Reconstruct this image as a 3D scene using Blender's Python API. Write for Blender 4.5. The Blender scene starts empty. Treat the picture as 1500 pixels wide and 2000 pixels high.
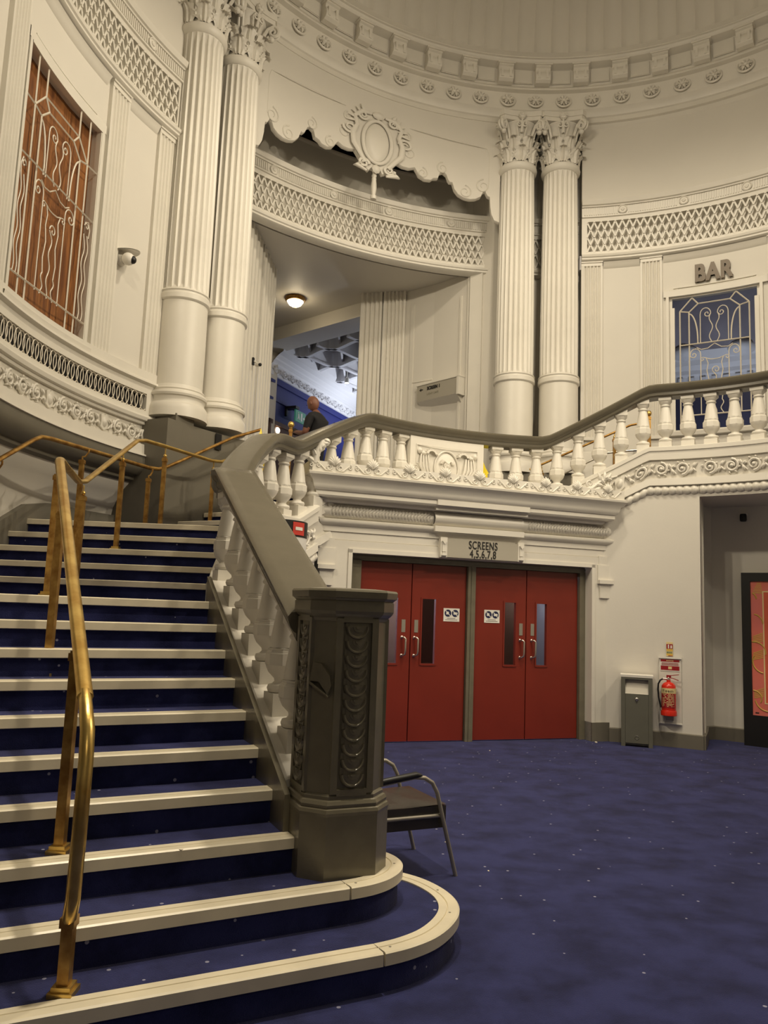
import bpy, bmesh, math, random
from math import sin, cos, pi, radians as rad, degrees as deg, hypot, atan2, sqrt
from mathutils import Vector, Matrix
random.seed(11)
SC = bpy.context.scene
COL = SC.collection

# ------------------------------------------------------------------ camera
FPX, HOR, ROLL, HC = 1500.0, 190.0, rad(2.2), 1.6
pt = atan2(HOR, FPX)
fwd = Vector((0, cos(pt), sin(pt))); up0 = Vector((0, -sin(pt), cos(pt))); rt0 = Vector((1, 0, 0))
cr = rt0 * cos(ROLL) + up0 * sin(ROLL); cu = -rt0 * sin(ROLL) + up0 * cos(ROLL)
cd = bpy.data.cameras.new('camera'); cam = bpy.data.objects.new('camera', cd); COL.objects.link(cam)
cd.sensor_fit = 'VERTICAL'; cd.sensor_height = 36; cd.lens = 36 * FPX / 2000; cd.clip_start = .05; cd.clip_end = 200
M = Matrix((cr, cu, -fwd)).transposed().to_4x4(); M.translation = Vector((0, 0, HC)); cam.matrix_world = M
SC.camera = cam

# ------------------------------------------------------------------ world, lights, exposure
SC.view_settings.view_transform = 'Standard'; SC.view_settings.look = 'None'
SC.view_settings.exposure = 0.14; SC.view_settings.gamma = 1.0; SC.view_settings.use_curve_mapping = False
W = bpy.data.worlds.new('world'); SC.world = W; W.use_nodes = True
W.node_tree.nodes['Background'].inputs[0].default_value = (1.0, .85, .62, 1)
W.node_tree.nodes['Background'].inputs[1].default_value = 0.06
CX, CY, R0, R1 = 2.2425, 6.80, 5.77, 3.755
WARM = (1.0, .87, .665); COOL = (.82, .88, 1.0); PALE = (.95, .96, 1.0)
def lamp(name, kind, loc, power, colr, size=.2, aim=None, spot=None, blend=.6):
    l = bpy.data.lights.new(name, kind); l.energy = power; l.color = colr
    if kind == 'AREA': l.shape = 'DISK'; l.size = size
    else: l.shadow_soft_size = size
    if spot: l.spot_size = rad(spot); l.spot_blend = blend
    o = bpy.data.objects.new(name, l); COL.objects.link(o); o.location = loc
    if aim is not None:
        o.rotation_euler = (Vector(aim) - Vector(loc)).to_track_quat('-Z', 'Y').to_euler()
    return o
# spotlights standing on the ring cornice behind and beside the camera, all outside the frame
def ledge_spot(th, power, aim_th, aim_z, aim_r=5.5, cone=96, colr=WARM):
    a, c = rad(th), rad(aim_th)
    lamp('ledge_spot', 'SPOT', (CX + 5.3 * cos(a), CY + 5.3 * sin(a), 8.25), power, colr, .10, (CX + aim_r * cos(c), CY + aim_r * sin(c), aim_z), cone, 1.0)
for th, pw, at in ((-10, 760, 163), (-34, 640, 150), (-52, 340, 122)): ledge_spot(th, pw, at, 4.2)
for th, pw, at in ((208, 330, 60), (218, 420, 74), (226, 240, 104)): ledge_spot(th, pw, at, 4.2)
# overhead downlights above the stairs and foyer (higher than the frame sees) and the soft glow under the dome
lamp('downlight', 'SPOT', (-.2, 3.5, 7.6), 760, WARM, .10, (-.6, 3.9, 0), 66, .9)
lamp('downlight', 'SPOT', (2.2, 5.0, 9.6), 700, WARM, .15, (1.6, 6.0, 0), 80, 1.0)
lamp('downlight', 'SPOT', (3.2, 6.2, 9.6), 420, WARM, .15, (4.2, 8.5, 2.0), 90, 1.0)
lamp('chandelier_spot', 'SPOT', (CX, CY, 11.4), 950, WARM, .28, (CX, CY, 0), 150, .55)
lamp('dome_glow', 'POINT', (CX, CY, 9.4), 80, (1, .89, .73), .5)
lamp('lobby_light', 'AREA', (.6, -1.4, 3.4), 15, WARM, 1.2, (.6, .5, .8))

# ------------------------------------------------------------------ materials
def s2l(c): return tuple((v / 12.92 if v <= .04045 else ((v + .055) / 1.055) ** 2.4) for v in c)
def rgb(r, g, b): return s2l((r / 255, g / 255, b / 255))
def mat(name, c, rough=.6, metal=0., noise=0., nscale=6., bump=0., bscale=60., c2=None, emit=None, spec=.5, coat=0.):
    m = bpy.data.materials.new(name); m.use_nodes = True
    nt = m.node_tree; b = nt.nodes['Principled BSDF']
    b.inputs['Base Color'].default_value = (*c, 1); b.inputs['Roughness'].default_value = rough
    b.inputs['Metallic'].default_value = metal; b.inputs['Specular IOR Level'].default_value = spec
    b.inputs['Coat Weight'].default_value = coat
    tc = nt.nodes.new('ShaderNodeTexCoord')
    if noise or c2:
        n = nt.nodes.new('ShaderNodeTexNoise'); n.inputs['Scale'].default_value = nscale; n.inputs['Detail'].default_value = 6
        nt.links.new(tc.outputs['Object'], n.inputs['Vector'])
        r = nt.nodes.new('ShaderNodeValToRGB')
        d = c2 if c2 else tuple(v * (1 - noise) for v in c)
        r.color_ramp.elements[0].position = .35; r.color_ramp.elements[1].position = .65
        r.color_ramp.elements[0].color = (*d, 1); r.color_ramp.elements[1].color = (*c, 1)
        nt.links.new(n.outputs['Fac'], r.inputs['Fac']); nt.links.new(r.outputs['Color'], b.inputs['Base Color'])
    if bump:
        n2 = nt.nodes.new('ShaderNodeTexNoise'); n2.inputs['Scale'].default_value = bscale; n2.inputs['Detail'].default_value = 3
        nt.links.new(tc.outputs['Object'], n2.inputs['Vector'])
        bp = nt.nodes.new('ShaderNodeBump'); bp.inputs['Strength'].default_value = bump; bp.inputs['Distance'].default_value = .01
        nt.links.new(n2.outputs['Fac'], bp.inputs['Height']); nt.links.new(bp.outputs['Normal'], b.inputs['Normal'])
    if emit:
        b.inputs['Emission Color'].default_value = (*emit[0], 1); b.inputs['Emission Strength'].default_value = emit[1]
    return m
MT = {}
MT['wall'] = mat('cream_wall_paint', (.70, .665, .59), .55, noise=.03, nscale=1.3, bump=.05, bscale=40)
MT['trim'] = mat('cream_gloss_paint', (.73, .695, .615), .42, noise=.04, nscale=3)
MT['grey'] = mat('warm_grey_paint', rgb(112, 107, 95), .45, noise=.08, nscale=4, bump=.05, bscale=50)
MT['rail'] = mat('handrail_grey_gloss', rgb(98, 92, 78), .25, noise=.08, nscale=7, bump=.03, bscale=80)
MT['newel'] = mat('newel_olive_grey_gloss', rgb(116, 110, 93), .26, noise=.12, nscale=9, bump=.06, bscale=60)
MT['red'] = mat('red_door_paint', rgb(126, 44, 31), .32, noise=.12, nscale=1.5, bump=.03, bscale=90)
MT['brass'] = mat('worn_brass', rgb(232, 200, 120), .3, .9, c2=rgb(200, 160, 85), nscale=9, bump=.05, bscale=70)
MT['brassdk'] = mat('tarnished_brass', rgb(198, 158, 88), .36, .8, c2=rgb(152, 110, 56), nscale=14)
MT['nosing'] = mat('cream_nosing_strip', rgb(232, 222, 196), .3, noise=.12, nscale=5)
MT['black'] = mat('black', rgb(18, 17, 16), .45)
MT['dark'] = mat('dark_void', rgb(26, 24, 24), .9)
MT['iron'] = mat('painted_iron', (.70, .64, .53), .4)
MT['steel'] = mat('grey_tube_steel', rgb(158, 152, 140), .38, .4)
MT['hopper'] = mat('hopper_pale', rgb(200, 194, 180), .45)
MT['silver'] = mat('aluminium', rgb(205, 200, 190), .28, 1.0)
MT['leather'] = mat('dark_vinyl', rgb(62, 57, 52), .32, noise=.2, nscale=8, bump=.1, bscale=30)
MT['signgrey'] = mat('sign_grey', rgb(166, 160, 146), .5)
MT['letter'] = mat('letter_black', rgb(30, 28, 26), .5)
MT['barletter'] = mat('bar_letter_brown', rgb(112, 98, 80), .45)
MT['white'] = mat('white_plastic', rgb(232, 228, 218), .4)
MT['binmetal'] = mat('bin_grey', rgb(98, 97, 86), .4, noise=.05, nscale=10)
MT['ered'] = mat('extinguisher_red', rgb(205, 42, 24), .25)
MT['dred'] = mat('sign_red', rgb(150, 28, 34), .4)
MT['cream'] = mat('label_cream', rgb(226, 206, 150), .5)
MT['yellowlab'] = mat('label_yellow', rgb(214, 178, 80), .5)
MT['green'] = mat('label_green', rgb(30, 92, 62), .5)
MT['navyicon'] = mat('icon_navy', rgb(28, 34, 72), .5)
MT['yellow'] = mat('yellow_plastic', rgb(238, 214, 30), .4)
MT['blue'] = mat('foyer_blue_paint', rgb(38, 44, 112), .6, noise=.1, nscale=1)
MT['foyerwhite'] = mat('foyer_white_plaster', (.72, .71, .72), .6)
MT['skin'] = mat('skin', rgb(122, 80, 62), .5)
MT['shirt'] = mat('black_cotton', rgb(22, 21, 24), .85)
MT['trouser'] = mat('dark_trousers', rgb(32, 32, 38), .85)
MT['lampglass'] = mat('lit_opal_glass', (1, .92, .75), .4, emit=((1, .86, .62), 9))
MT['exit'] = mat('exit_sign_face', rgb(20, 80, 50), .4, emit=((.10, .45, .30), .16))
MT['spotlit'] = mat('lit_spot_face', (1, 1, 1), .4, emit=((1, .95, .85), 14))
MT['rubber'] = mat('black_rubber', rgb(16, 16, 18), .5)
MT['poster'] = mat('poster_red', rgb(222, 112, 84), .4, c2=rgb(214, 118, 116), nscale=1.2)
MT['posterin'] = mat('poster_orange_red', rgb(218, 98, 70), .4, noise=.1, nscale=2)
MT['postergold'] = mat('poster_gold', rgb(200, 165, 80), .45)
MT['pale'] = mat('pale_blue', rgb(120, 180, 205), .5)
MT['standee'] = mat('standee_white', rgb(222, 220, 214), .45)
MT['standred'] = mat('standee_red', rgb(200, 60, 48), .45)
MT['brownwall'] = mat('brown_panel', rgb(92, 62, 40), .6)
MT['palewall'] = mat('lobby_pale', rgb(205, 205, 215), .6)
MT['crumb'] = mat('crumb', rgb(235, 225, 205), .7)
def mat_board():
    m = bpy.data.materials.new('plywood'); m.use_nodes = True; nt = m.node_tree; b = nt.nodes['Principled BSDF']
    b.inputs['Roughness'].default_value = .45
    tc = nt.nodes.new('ShaderNodeTexCoord'); mp = nt.nodes.new('ShaderNodeMapping'); mp.inputs['Scale'].default_value = (5, 5, .5)
    n = nt.nodes.new('ShaderNodeTexNoise'); n.inputs['Scale'].default_value = 3; n.inputs['Detail'].default_value = 7; n.inputs['Distortion'].default_value = 1.2
    r = nt.nodes.new('ShaderNodeValToRGB'); r.color_ramp.elements[0].color = (*rgb(98, 56, 28), 1); r.color_ramp.elements[1].color = (*rgb(158, 104, 56), 1)
    r.color_ramp.elements[0].position = .3; r.color_ramp.elements[1].position = .7
    nt.links.new(tc.outputs['Object'], mp.inputs['Vector']); nt.links.new(mp.outputs['Vector'], n.inputs['Vector'])
    nt.links.new(n.outputs['Fac'], r.inputs['Fac']); nt.links.new(r.outputs['Color'], b.inputs['Base Color']); return m
MT['board'] = mat_board()
def mat_carpet():
    m = bpy.data.materials.new('navy_carpet'); m.use_nodes = True; nt = m.node_tree; b = nt.nodes['Principled BSDF']
    b.inputs['Roughness'].default_value = .95; b.inputs['Specular IOR Level'].default_value = .15
    b.inputs['Sheen Weight'].default_value = .25; b.inputs['Sheen Roughness'].default_value = .5; b.inputs['Sheen Tint'].default_value = (.5, .5, .7, 1)
    tc = nt.nodes.new('ShaderNodeTexCoord')
    n = nt.nodes.new('ShaderNodeTexNoise'); n.inputs['Scale'].default_value = 3.2; n.inputs['Detail'].default_value = 9; n.inputs['Roughness'].default_value = .62
    mp = nt.nodes.new('ShaderNodeMapping'); mp.inputs['Scale'].default_value = (1, 1.15, 1)
    nt.links.new(tc.outputs['Object'], mp.inputs['Vector']); nt.links.new(mp.outputs['Vector'], n.inputs['Vector'])
    r = nt.nodes.new('ShaderNodeValToRGB'); r.color_ramp.elements[0].position = .33; r.color_ramp.elements[1].position = .60
    r.color_ramp.elements[0].color = (.011, .013, .052, 1); r.color_ramp.elements[1].color = (.027, .032, .116, 1)
    nt.links.new(n.outputs['Fac'], r.inputs['Fac'])
    v = nt.nodes.new('ShaderNodeTexVoronoi'); v.inputs['Scale'].default_value = 8.5; v.inputs['Randomness'].default_value = .8
    nt.links.new(tc.outputs['Object'], v.inputs['Vector'])
    lt = nt.nodes.new('ShaderNodeMath'); lt.operation = 'LESS_THAN'; lt.inputs[1].default_value = .075
    nt.links.new(v.outputs['Distance'], lt.inputs[0])
    mx = nt.nodes.new('ShaderNodeMixRGB'); mx.inputs[2].default_value = (.38, .38, .50, 1)
    mul = nt.nodes.new('ShaderNodeMath'); mul.operation = 'MULTIPLY'; mul.inputs[1].default_value = .8
    nt.links.new(lt.outputs[0], mul.inputs[0]); nt.links.new(mul.outputs[0], mx.inputs[0]); nt.links.new(r.outputs['Color'], mx.inputs[1])
    nt.links.new(mx.outputs[0], b.inputs['Base Color'])
    n2 = nt.nodes.new('ShaderNodeTexNoise'); n2.inputs['Scale'].default_value = 220
    nt.links.new(tc.outputs['Object'], n2.inputs['Vector'])
    bp = nt.nodes.new('ShaderNodeBump'); bp.inputs['Strength'].default_value = .5; bp.inputs['Distance'].default_value = .01
    nt.links.new(n2.outputs['Fac'], bp.inputs['Height']); nt.links.new(bp.outputs['Normal'], b.inputs['Normal'])
    return m
MT['carpet'] = mat_carpet()
def mat_glass(name='window_glass', tint=(.9, .92, .95), rough=.22):
    m = bpy.data.materials.new(name); m.use_nodes = True; nt = m.node_tree; nt.nodes.clear()
    o = nt.nodes.new('ShaderNodeOutputMaterial'); mix = nt.nodes.new('ShaderNodeMixShader'); t = nt.nodes.new('ShaderNodeBsdfTransparent'); g = nt.nodes.new('ShaderNodeBsdfGlossy')
    fr = nt.nodes.new('ShaderNodeFresnel'); fr.inputs['IOR'].default_value = 1.12
    t.inputs[0].default_value = (*tint, 1); g.inputs['Roughness'].default_value = rough
    k = nt.nodes.new('ShaderNodeMath'); k.operation = 'MULTIPLY'; k.inputs[1].default_value = .35; nt.links.new(fr.outputs[0], k.inputs[0]); nt.links.new(k.outputs[0], mix.inputs[0]); nt.links.new(t.outputs[0], mix.inputs[1]); nt.links.new(g.outputs[0], mix.inputs[2]); nt.links.new(mix.outputs[0], o.inputs[0]); return m
MT['glass'] = mat_glass()

# ------------------------------------------------------------------ mesh builder
class MB:
    def __init__(s): s.v = []; s.f = []
    def add(s, vs, fs):
        b = len(s.v); s.v += [tuple(p) for p in vs]; s.f += [tuple(i + b for i in f) for f in fs]; return s
    def box(s, x0, x1, y0, y1, z0, z1):
        return s.add([(x0, y0, z0), (x1, y0, z0), (x1, y1, z0), (x0, y1, z0), (x0, y0, z1), (x1, y0, z1), (x1, y1, z1), (x0, y1, z1)],
                     [(0, 3, 2, 1), (4, 5, 6, 7), (0, 1, 5, 4), (1, 2, 6, 5), (2, 3, 7, 6), (3, 0, 4, 7)])
    def grid(s, fn, nu, nv, cu=False, cv=False):
        vs = [fn(i, j) for i in range(nu) for j in range(nv)]; fs = []
        for i in range(nu if cu else nu - 1):
            for j in range(nv if cv else nv - 1):
                a = i * nv + j; b = ((i + 1) % nu) * nv + j; c = ((i + 1) % nu) * nv + (j + 1) % nv; d = i * nv + (j + 1) % nv
                fs.append((a, b, c, d))
        return s.add(vs, fs)
    def tube(s, pts, r, n=6, cap=True, flat=None):
        pts = [Vector(p) for p in pts]; N = len(pts)
        rr = r if isinstance(r, (list, tuple)) else [r] * N
        T = []
        for i in range(N):
            d = pts[min(i + 1, N - 1)] - pts[max(i - 1, 0)]; T.append(d.normalized() if d.length > 1e-9 else Vector((0, 0, 1)))
        a = Vector((0, 0, 1)) if abs(T[0].z) < .9 else Vector((1, 0, 0))
        nrm = (a - T[0] * a.dot(T[0])).normalized(); rings = []
        for i in range(N):
            nrm = nrm - T[i] * nrm.dot(T[i]); nrm = nrm.normalized() if nrm.length > 1e-6 else T[i].orthogonal().normalized()
            bn = T[i].cross(nrm)
            ring = [pts[i] + (nrm * cos(2 * pi * k / n) + bn * sin(2 * pi * k / n)) * rr[i] for k in range(n)]
            rings.append(ring)
        vs = [p for g in rings for p in g]; fs = []
        for i in range(N - 1):
            for k in range(n):
                fs.append((i * n + k, i * n + (k + 1) % n, (i + 1) * n + (k + 1) % n, (i + 1) * n + k))
        if cap: fs += [tuple(range(n))[::-1], tuple(range((N - 1) * n, N * n))]
        return s.add(vs, fs)
    def lathe(s, prof, n=24, cx=0, cy=0, a0=0, a1=2 * pi, capb=True, capt=True):
        full = abs(a1 - a0 - 2 * pi) < 1e-6; m = n if full else n + 1; P = len(prof)
        vs = []; fs = []
        for k in range(m):
            a = a0 + (a1 - a0) * k / n
            for r, z in prof: vs.append((cx + r * cos(a), cy + r * sin(a), z))
        for k in range(n):
            k2 = (k + 1) % m
            for j in range(P - 1): fs.append((k * P + j, k2 * P + j, k2 * P + j + 1, k * P + j + 1))
        if full and capb and prof[0][0] > 1e-4: fs.append(tuple(k * P for k in range(n))[::-1])
        if full and capt and prof[-1][0] > 1e-4: fs.append(tuple(k * P + P - 1 for k in range(n)))
        return s.add(vs, fs)
    def prism(s, poly, z0, z1):
        n = len(poly)
        vs = [(p[0], p[1], z0) for p in poly] + [(p[0], p[1], z1) for p in poly]
        fs = [tuple(range(n))[::-1], tuple(range(n, 2 * n))] + [(i, (i + 1) % n, n + (i + 1) % n, n + i) for i in range(n)]
        return s.add(vs, fs)
    def slab(s, poly, w0, w1):   # polygon in (x,y) extruded in third axis, for local (u,v,w) frames
        return s.prism(poly, w0, w1)
    def sweep(s, sec, path, close=True, cap=True):   # section (lateral, vertical) along a path of points, vertical stays vertical
        N = len(path); n = len(sec); path = [Vector(p) for p in path]; rings = []
        for i in range(N):
            d0 = path[i] - path[i - 1] if i > 0 else path[1] - path[0]
            d1 = path[i + 1] - path[i] if i < N - 1 else d0
            d0 = Vector((d0.x, d0.y, 0)); d1 = Vector((d1.x, d1.y, 0))
            if d0.length < 1e-6: d0 = d1
            if d1.length < 1e-6: d1 = d0
            d0.normalize(); d1.normalize(); t = d0 + d1
            if t.length < 1e-6: t = d0
            t.normalize(); k = 1 / max(.35, t.dot(d0)); lat = Vector((t.y, -t.x, 0)) * k
            rings.append([path[i] + lat * a + Vector((0, 0, b)) for a, b in sec])
        vs = [p for g in rings for p in g]; fs = []
        for i in range(N - 1):
            for k in range(n if close else n - 1):
                fs.append((i * n + k, i * n + (k + 1) % n, (i + 1) * n + (k + 1) % n, (i + 1) * n + k))
        if cap and close: fs += [tuple(range(n))[::-1], tuple(range((N - 1) * n, N * n))]
        return s.add(vs, fs)
    def xf(s, fn): s.v = [tuple(fn(*p)) for p in s.v]; return s
    def mesh(s, name, m, smooth=0):
        me = bpy.data.meshes.new(name); me.from_pydata(s.v, [], s.f); me.update()
        bm = bmesh.new(); bm.from_mesh(me); bmesh.ops.recalc_face_normals(bm, faces=bm.faces); bm.to_mesh(me); bm.free()
        ms = m if isinstance(m, (list, tuple)) else [m]
        for q in ms: me.materials.append(q)
        if smooth:
            me.polygons.foreach_set('use_smooth', [True] * len(me.polygons)); me.set_sharp_from_angle(angle=rad(smooth))
        return me
NOPAR = Matrix.Identity(4)
def link(name, me, parent=None, mw=None, label=None):
    o = bpy.data.objects.new(name, me); COL.objects.link(o)
    if mw is not None: o.matrix_basis = mw
    if parent is not None:
        o.parent = parent; q = PW.get(parent.name, NOPAR); o.matrix_parent_inverse = q.inverted()
        PW[o.name] = q @ q.inverted() @ (mw if mw is not None else NOPAR)
    else: PW[o.name] = mw.copy() if mw is not None else NOPAR.copy()
    if label: o['label'] = label
    return o
PW = {}
def obj(name, mb, m, parent=None, smooth=0, mw=None, label=None): return link(name, mb.mesh(name, m, smooth), parent, mw, label)
def thing(name, label, cat, loc=(0, 0, 0), group=None):
    o = bpy.data.objects.new(name, None); COL.objects.link(o); o.empty_display_size = .1
    o.matrix_basis = Matrix.Translation(loc); PW[o.name] = Matrix.Translation(loc)
    o['label'] = label; o['category'] = cat
    if group: o['group'] = group
    return o
def tag(o, label, cat, group=None):
    o['label'] = label; o['category'] = cat
    if group: o['group'] = group
    return o
def struct(name, mb, m, smooth=0, label=None, cat=None):
    o = obj(name, mb, m, None, smooth); o['kind'] = 'structure'
    if label: o['label'] = label
    if cat: o['category'] = cat
    return o
def P(th, R, z): a = rad(th); return Vector((CX + R * cos(a), CY + R * sin(a), z))
def frame(th, R, z):   # x = to the right seen from the middle of the rotunda, y = up, z = towards the middle
    a = rad(th); t = Vector((sin(a), -cos(a), 0)); n = Vector((-cos(a), -sin(a), 0))
    m = Matrix((t, Vector((0, 0, 1)), n)).transposed().to_4x4(); m.translation = P(th, R, z); return m
def planeframe(p0, p1, z=0):   # x along p0->p1, y up, z = to the right-hand outside of the x axis (towards the viewer)
    e = Vector((p1[0] - p0[0], p1[1] - p0[1], 0)).normalized(); n = Vector((e.y, -e.x, 0))
    m = Matrix((e, Vector((0, 0, 1)), n)).transposed().to_4x4(); m.translation = Vector((p0[0], p0[1], z)); return m
def cylmap(th0, sgn, R):   # (u metres along the arc, v height, w towards the middle)
    return lambda u, v, w: P(th0 + sgn * deg(u / R), R - w, v)
def arcs(a, b, step=1.5):
    n = max(2, int(abs(b - a) / step) + 1); return [a + (b - a) * i / (n - 1) for i in range(n)]
def ringstrip(mb, prof, th0, th1, step=1.5, close=False):   # revolve profile (R,z) about the rotunda axis
    A = arcs(th0, th1, step)
    def fn(i, j): return P(A[i], prof[j][0], prof[j][1])
    mb.grid(fn, len(A), len(prof), cv=close)
    if close:
        n = len(prof); b = len(mb.v) - len(A) * n
        mb.f.append(tuple(b + j for j in range(n))); mb.f.append(tuple(len(mb.v) - n + j for j in range(n)))
    return mb
def mirror_pts(L): return [(-x, y) for x, y in L][::-1]
_dg = None
def text(body, size, m, name, mw, parent=None, depth=.004, sx=1., align='CENTER', label=None, bold=0.):
    cu = bpy.data.curves.new('t', 'FONT'); cu.body = body; cu.size = size; cu.extrude = depth; cu.space_character = 1.12; cu.align_x = align; cu.align_y = 'CENTER'
    o = bpy.data.objects.new('t', cu); COL.objects.link(o); bpy.context.view_layer.update()
    me = bpy.data.meshes.new_from_object(o.evaluated_get(bpy.context.evaluated_depsgraph_get()))
    bpy.data.objects.remove(o); me.materials.clear(); me.materials.append(m)
    me.transform(Matrix.Diagonal((sx, 1, 1, 1)))
    if bold:
        bm = bmesh.new(); k = 0
        for dx, dy in ((-1, -1), (1, -1), (1, 1), (-1, 1)):
            q = me.copy(); q.transform(Matrix.Translation((dx * bold, dy * bold, .0002 * k))); bm.from_mesh(q); bpy.data.meshes.remove(q); k += 1
        bm.to_mesh(me); bm.free()
    return link(name, me, parent, mw, label)
# ------------------------------------------------------------------ setting: floor, walls, dome
L1, L2, L3, RS = 2.40, 3.04, 3.72, .16
b = MB(); b.box(-9, 11, -7, 15, -.2, 0); struct('floor', b, MT['carpet'])
TOPZ = 10.12
# --- dome with flutes
ND, NR = 112, 22
def domept(i, j):
    k = i % 8; th = 360 * i / (ND * 8); ph = rad(90 * j / (NR - 1) * .985)
    g = abs(((k / 8.0) * 2) - 1); sc = 1 + .012 * (1 - g ** 2.2)
    return P(th, 5.12 * cos(ph) * (sc if j < NR - 2 else 1), 11.05 + 3.9 * sin(ph))
b = MB(); b.grid(domept, ND * 8, NR, cu=True); dome = struct('ceiling', b, MT['wall'], 50)
# --- entablature ring
prof = [(5.80, 10.05), (5.75, 10.12), (5.70, 10.13), (5.70, 10.21), (5.675, 10.225), (5.66, 10.26), (5.63, 10.31), (5.605, 10.335), (5.60, 10.365), (5.56, 10.61), (5.535, 10.615), (5.48, 10.625), (5.48, 10.655),
        (5.455, 10.66), (5.43, 10.95), (5.40, 10.96), (5.27, 10.965), (5.25, 10.985), (5.235, 11.01), (5.20, 11.015), (5.20, 11.03), (5.12, 11.05)]
b = MB(); ringstrip(b, prof, 0, 360, 2); ent = struct('trim_1', b, MT['trim'], 30)
# rosettes (one mesh, many objects)
b = MB()
b.lathe([(.115, 0), (.115, .012), (.10, .022), (.088, .012), (.088, .004)], 20, capb=False, capt=False)
for k in range(6):
    a = 2 * pi * k / 6; pts = [(.02 * cos(a), .02 * sin(a), .018), (.05 * cos(a), .05 * sin(a), .034), (.078 * cos(a), .078 * sin(a), .012)]
    b.tube(pts, [.014, .024, .012], 6)
    a += pi / 6; b.tube([(.04 * cos(a), .04 * sin(a), .012), (.08 * cos(a), .08 * sin(a), .016)], [.008, .012], 5)
b.lathe([(.026, .02), (.026, .036), (.012, .046), (0, .048)], 10, capb=False)
me_ros = b.mesh('rosette', MT['trim'], 40)
th = 83.75 - 4.98 * 10
while th < 155:
    m = frame(th, 5.582, 10.488) @ Matrix.Rotation(rad(-9), 4, 'X') @ Matrix.Scale(1.22, 4); link('rosette', me_ros, ent, m); th += 4.98
# modillions
b = MB()
side = [(0, 0), (.10, 0), (.15, .03), (.165, .08), (.15, .15), (.125, .19), (.135, .25), (.165, .265), (.165, .30), (0, .30)]
n = len(side); hw = .125
vs = [(-hw, y, z) for z, y in side] + [(hw, y, z) for z, y in side]
b.add(vs, [tuple(range(n)), tuple(range(n, 2 * n))[::-1]] + [(i, i + n, (i + 1) % n + n, (i + 1) % n) for i in range(n)])
b.box(-hw - .025, hw + .025, .285, .31, -.02, .19)
for k in (-1, 1): b.box(k * .07 - .02, k * .07 + .02, .05, .20, .15, .168)
me_mod = b.mesh('modillion', MT['trim'], 30)
b = MB(); b.box(-.15, .15, .05, .27, 0, .02); b.box(-.16, .16, .04, .28, 0, .008); me_pan = b.mesh('metope_panel', MT['trim'])
th = 81.0 - 6.87 * 7
while th < 160:
    link('modillion', me_mod, ent, frame(th, 5.44, 10.655)); link('metope_panel', me_pan, ent, frame(th + 3.435, 5.435, 10.655)); th += 6.87

# --- small ornament helpers in local (u,v,w)
def spiral(mb, cx, cv, r0, r1, turns, a0, dirn=1, w=.02, tr=(.016, .007), n=6, steps=None):
    st = steps or int(abs(turns) * 14); pts = []; rr = []
    for i in range(st + 1):
        f = i / st; a = a0 + dirn * 2 * pi * turns * f; r = r0 + (r1 - r0) * f
        pts.append((cx + r * cos(a), cv + r * sin(a), w)); rr.append(tr[0] + (tr[1] - tr[0]) * f)
    mb.tube(pts, rr, n); return pts
def blob(mb, x, y, z, rx, ry, rz, n=8, m=5):
    def fn(i, j):
        a = 2 * pi * i / n; p = pi * j / (m - 1) - pi / 2; return (x + rx * cos(a) * cos(p), y + ry * sin(a) * cos(p), z + rz * sin(p))
    mb.grid(fn, n, m, cu=True)
def leaf(mb, x, y, ang, L, wd, w=.012, bend=0.):
    pts = []; rr = []
    for i in range(6):
        f = i / 5; a = ang + bend * f; pts.append((x + L * f * cos(a), y + L * f * sin(a), w + .018 * sin(pi * f))); rr.append(max(.003, wd * sin(pi * (.12 + .83 * f)) ** .8))
    mb.tube(pts, rr, 6)
def rinceau(mb, length, h, phase=0, shield=None):
    """running scroll of spirals and leaves, v from 0 to h"""
    pitch = h * 1.12; k = 0; u = pitch * .5
    while u < length - pitch * .3:
        up = 1 if (k + phase) % 2 else -1
        if shield and (k % shield) == shield - 1:
            poly = [(u - .3 * h, .85 * h), (u - .12 * h, .95 * h), (u, .86 * h), (u + .12 * h, .95 * h), (u + .3 * h, .85 * h), (u + .24 * h, .5 * h), (u + .28 * h, .2 * h), (u, .06 * h), (u - .28 * h, .2 * h), (u - .24 * h, .5 * h)]
            mb.slab(poly, 0, .022); blob(mb, u, .5 * h, .02, .2 * h, .3 * h, .025)
        else:
            spiral(mb, u, h * .5, .37 * h, .13 * h, 1.3, pi / 2 * up + pi, up, .018, (.085 * h, .055 * h))
            blob(mb, u, h * .5, .024, .12 * h, .12 * h, .022)
            for q in range(4):
                a = up * (pi / 2) + (q - 1.5) * .8; leaf(mb, u + .36 * h * cos(a), h * .5 + .36 * h * sin(a), a + .9, .16 * h, .05 * h, .010)
        mb.tube([(u + .3 * h, h * (.5 - .3 * up), .016), (u + .5 * h, h * (.5 - .05 * up), .024), (u + pitch - .32 * h, h * (.5 + .3 * up), .016)], [.04 * h, .065 * h, .04 * h], 6)
        leaf(mb, u + pitch / 2, h * .5, 1.2 * up, .34 * h, .08 * h); leaf(mb, u + pitch / 2, h * .5, -2.0 * up, .34 * h, .08 * h)
        leaf(mb, u + pitch / 2, h * .5, -.9 * up, .3 * h, .07 * h)
        u += pitch; k += 1
PITCH = .1158
LBAR = {}
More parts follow.
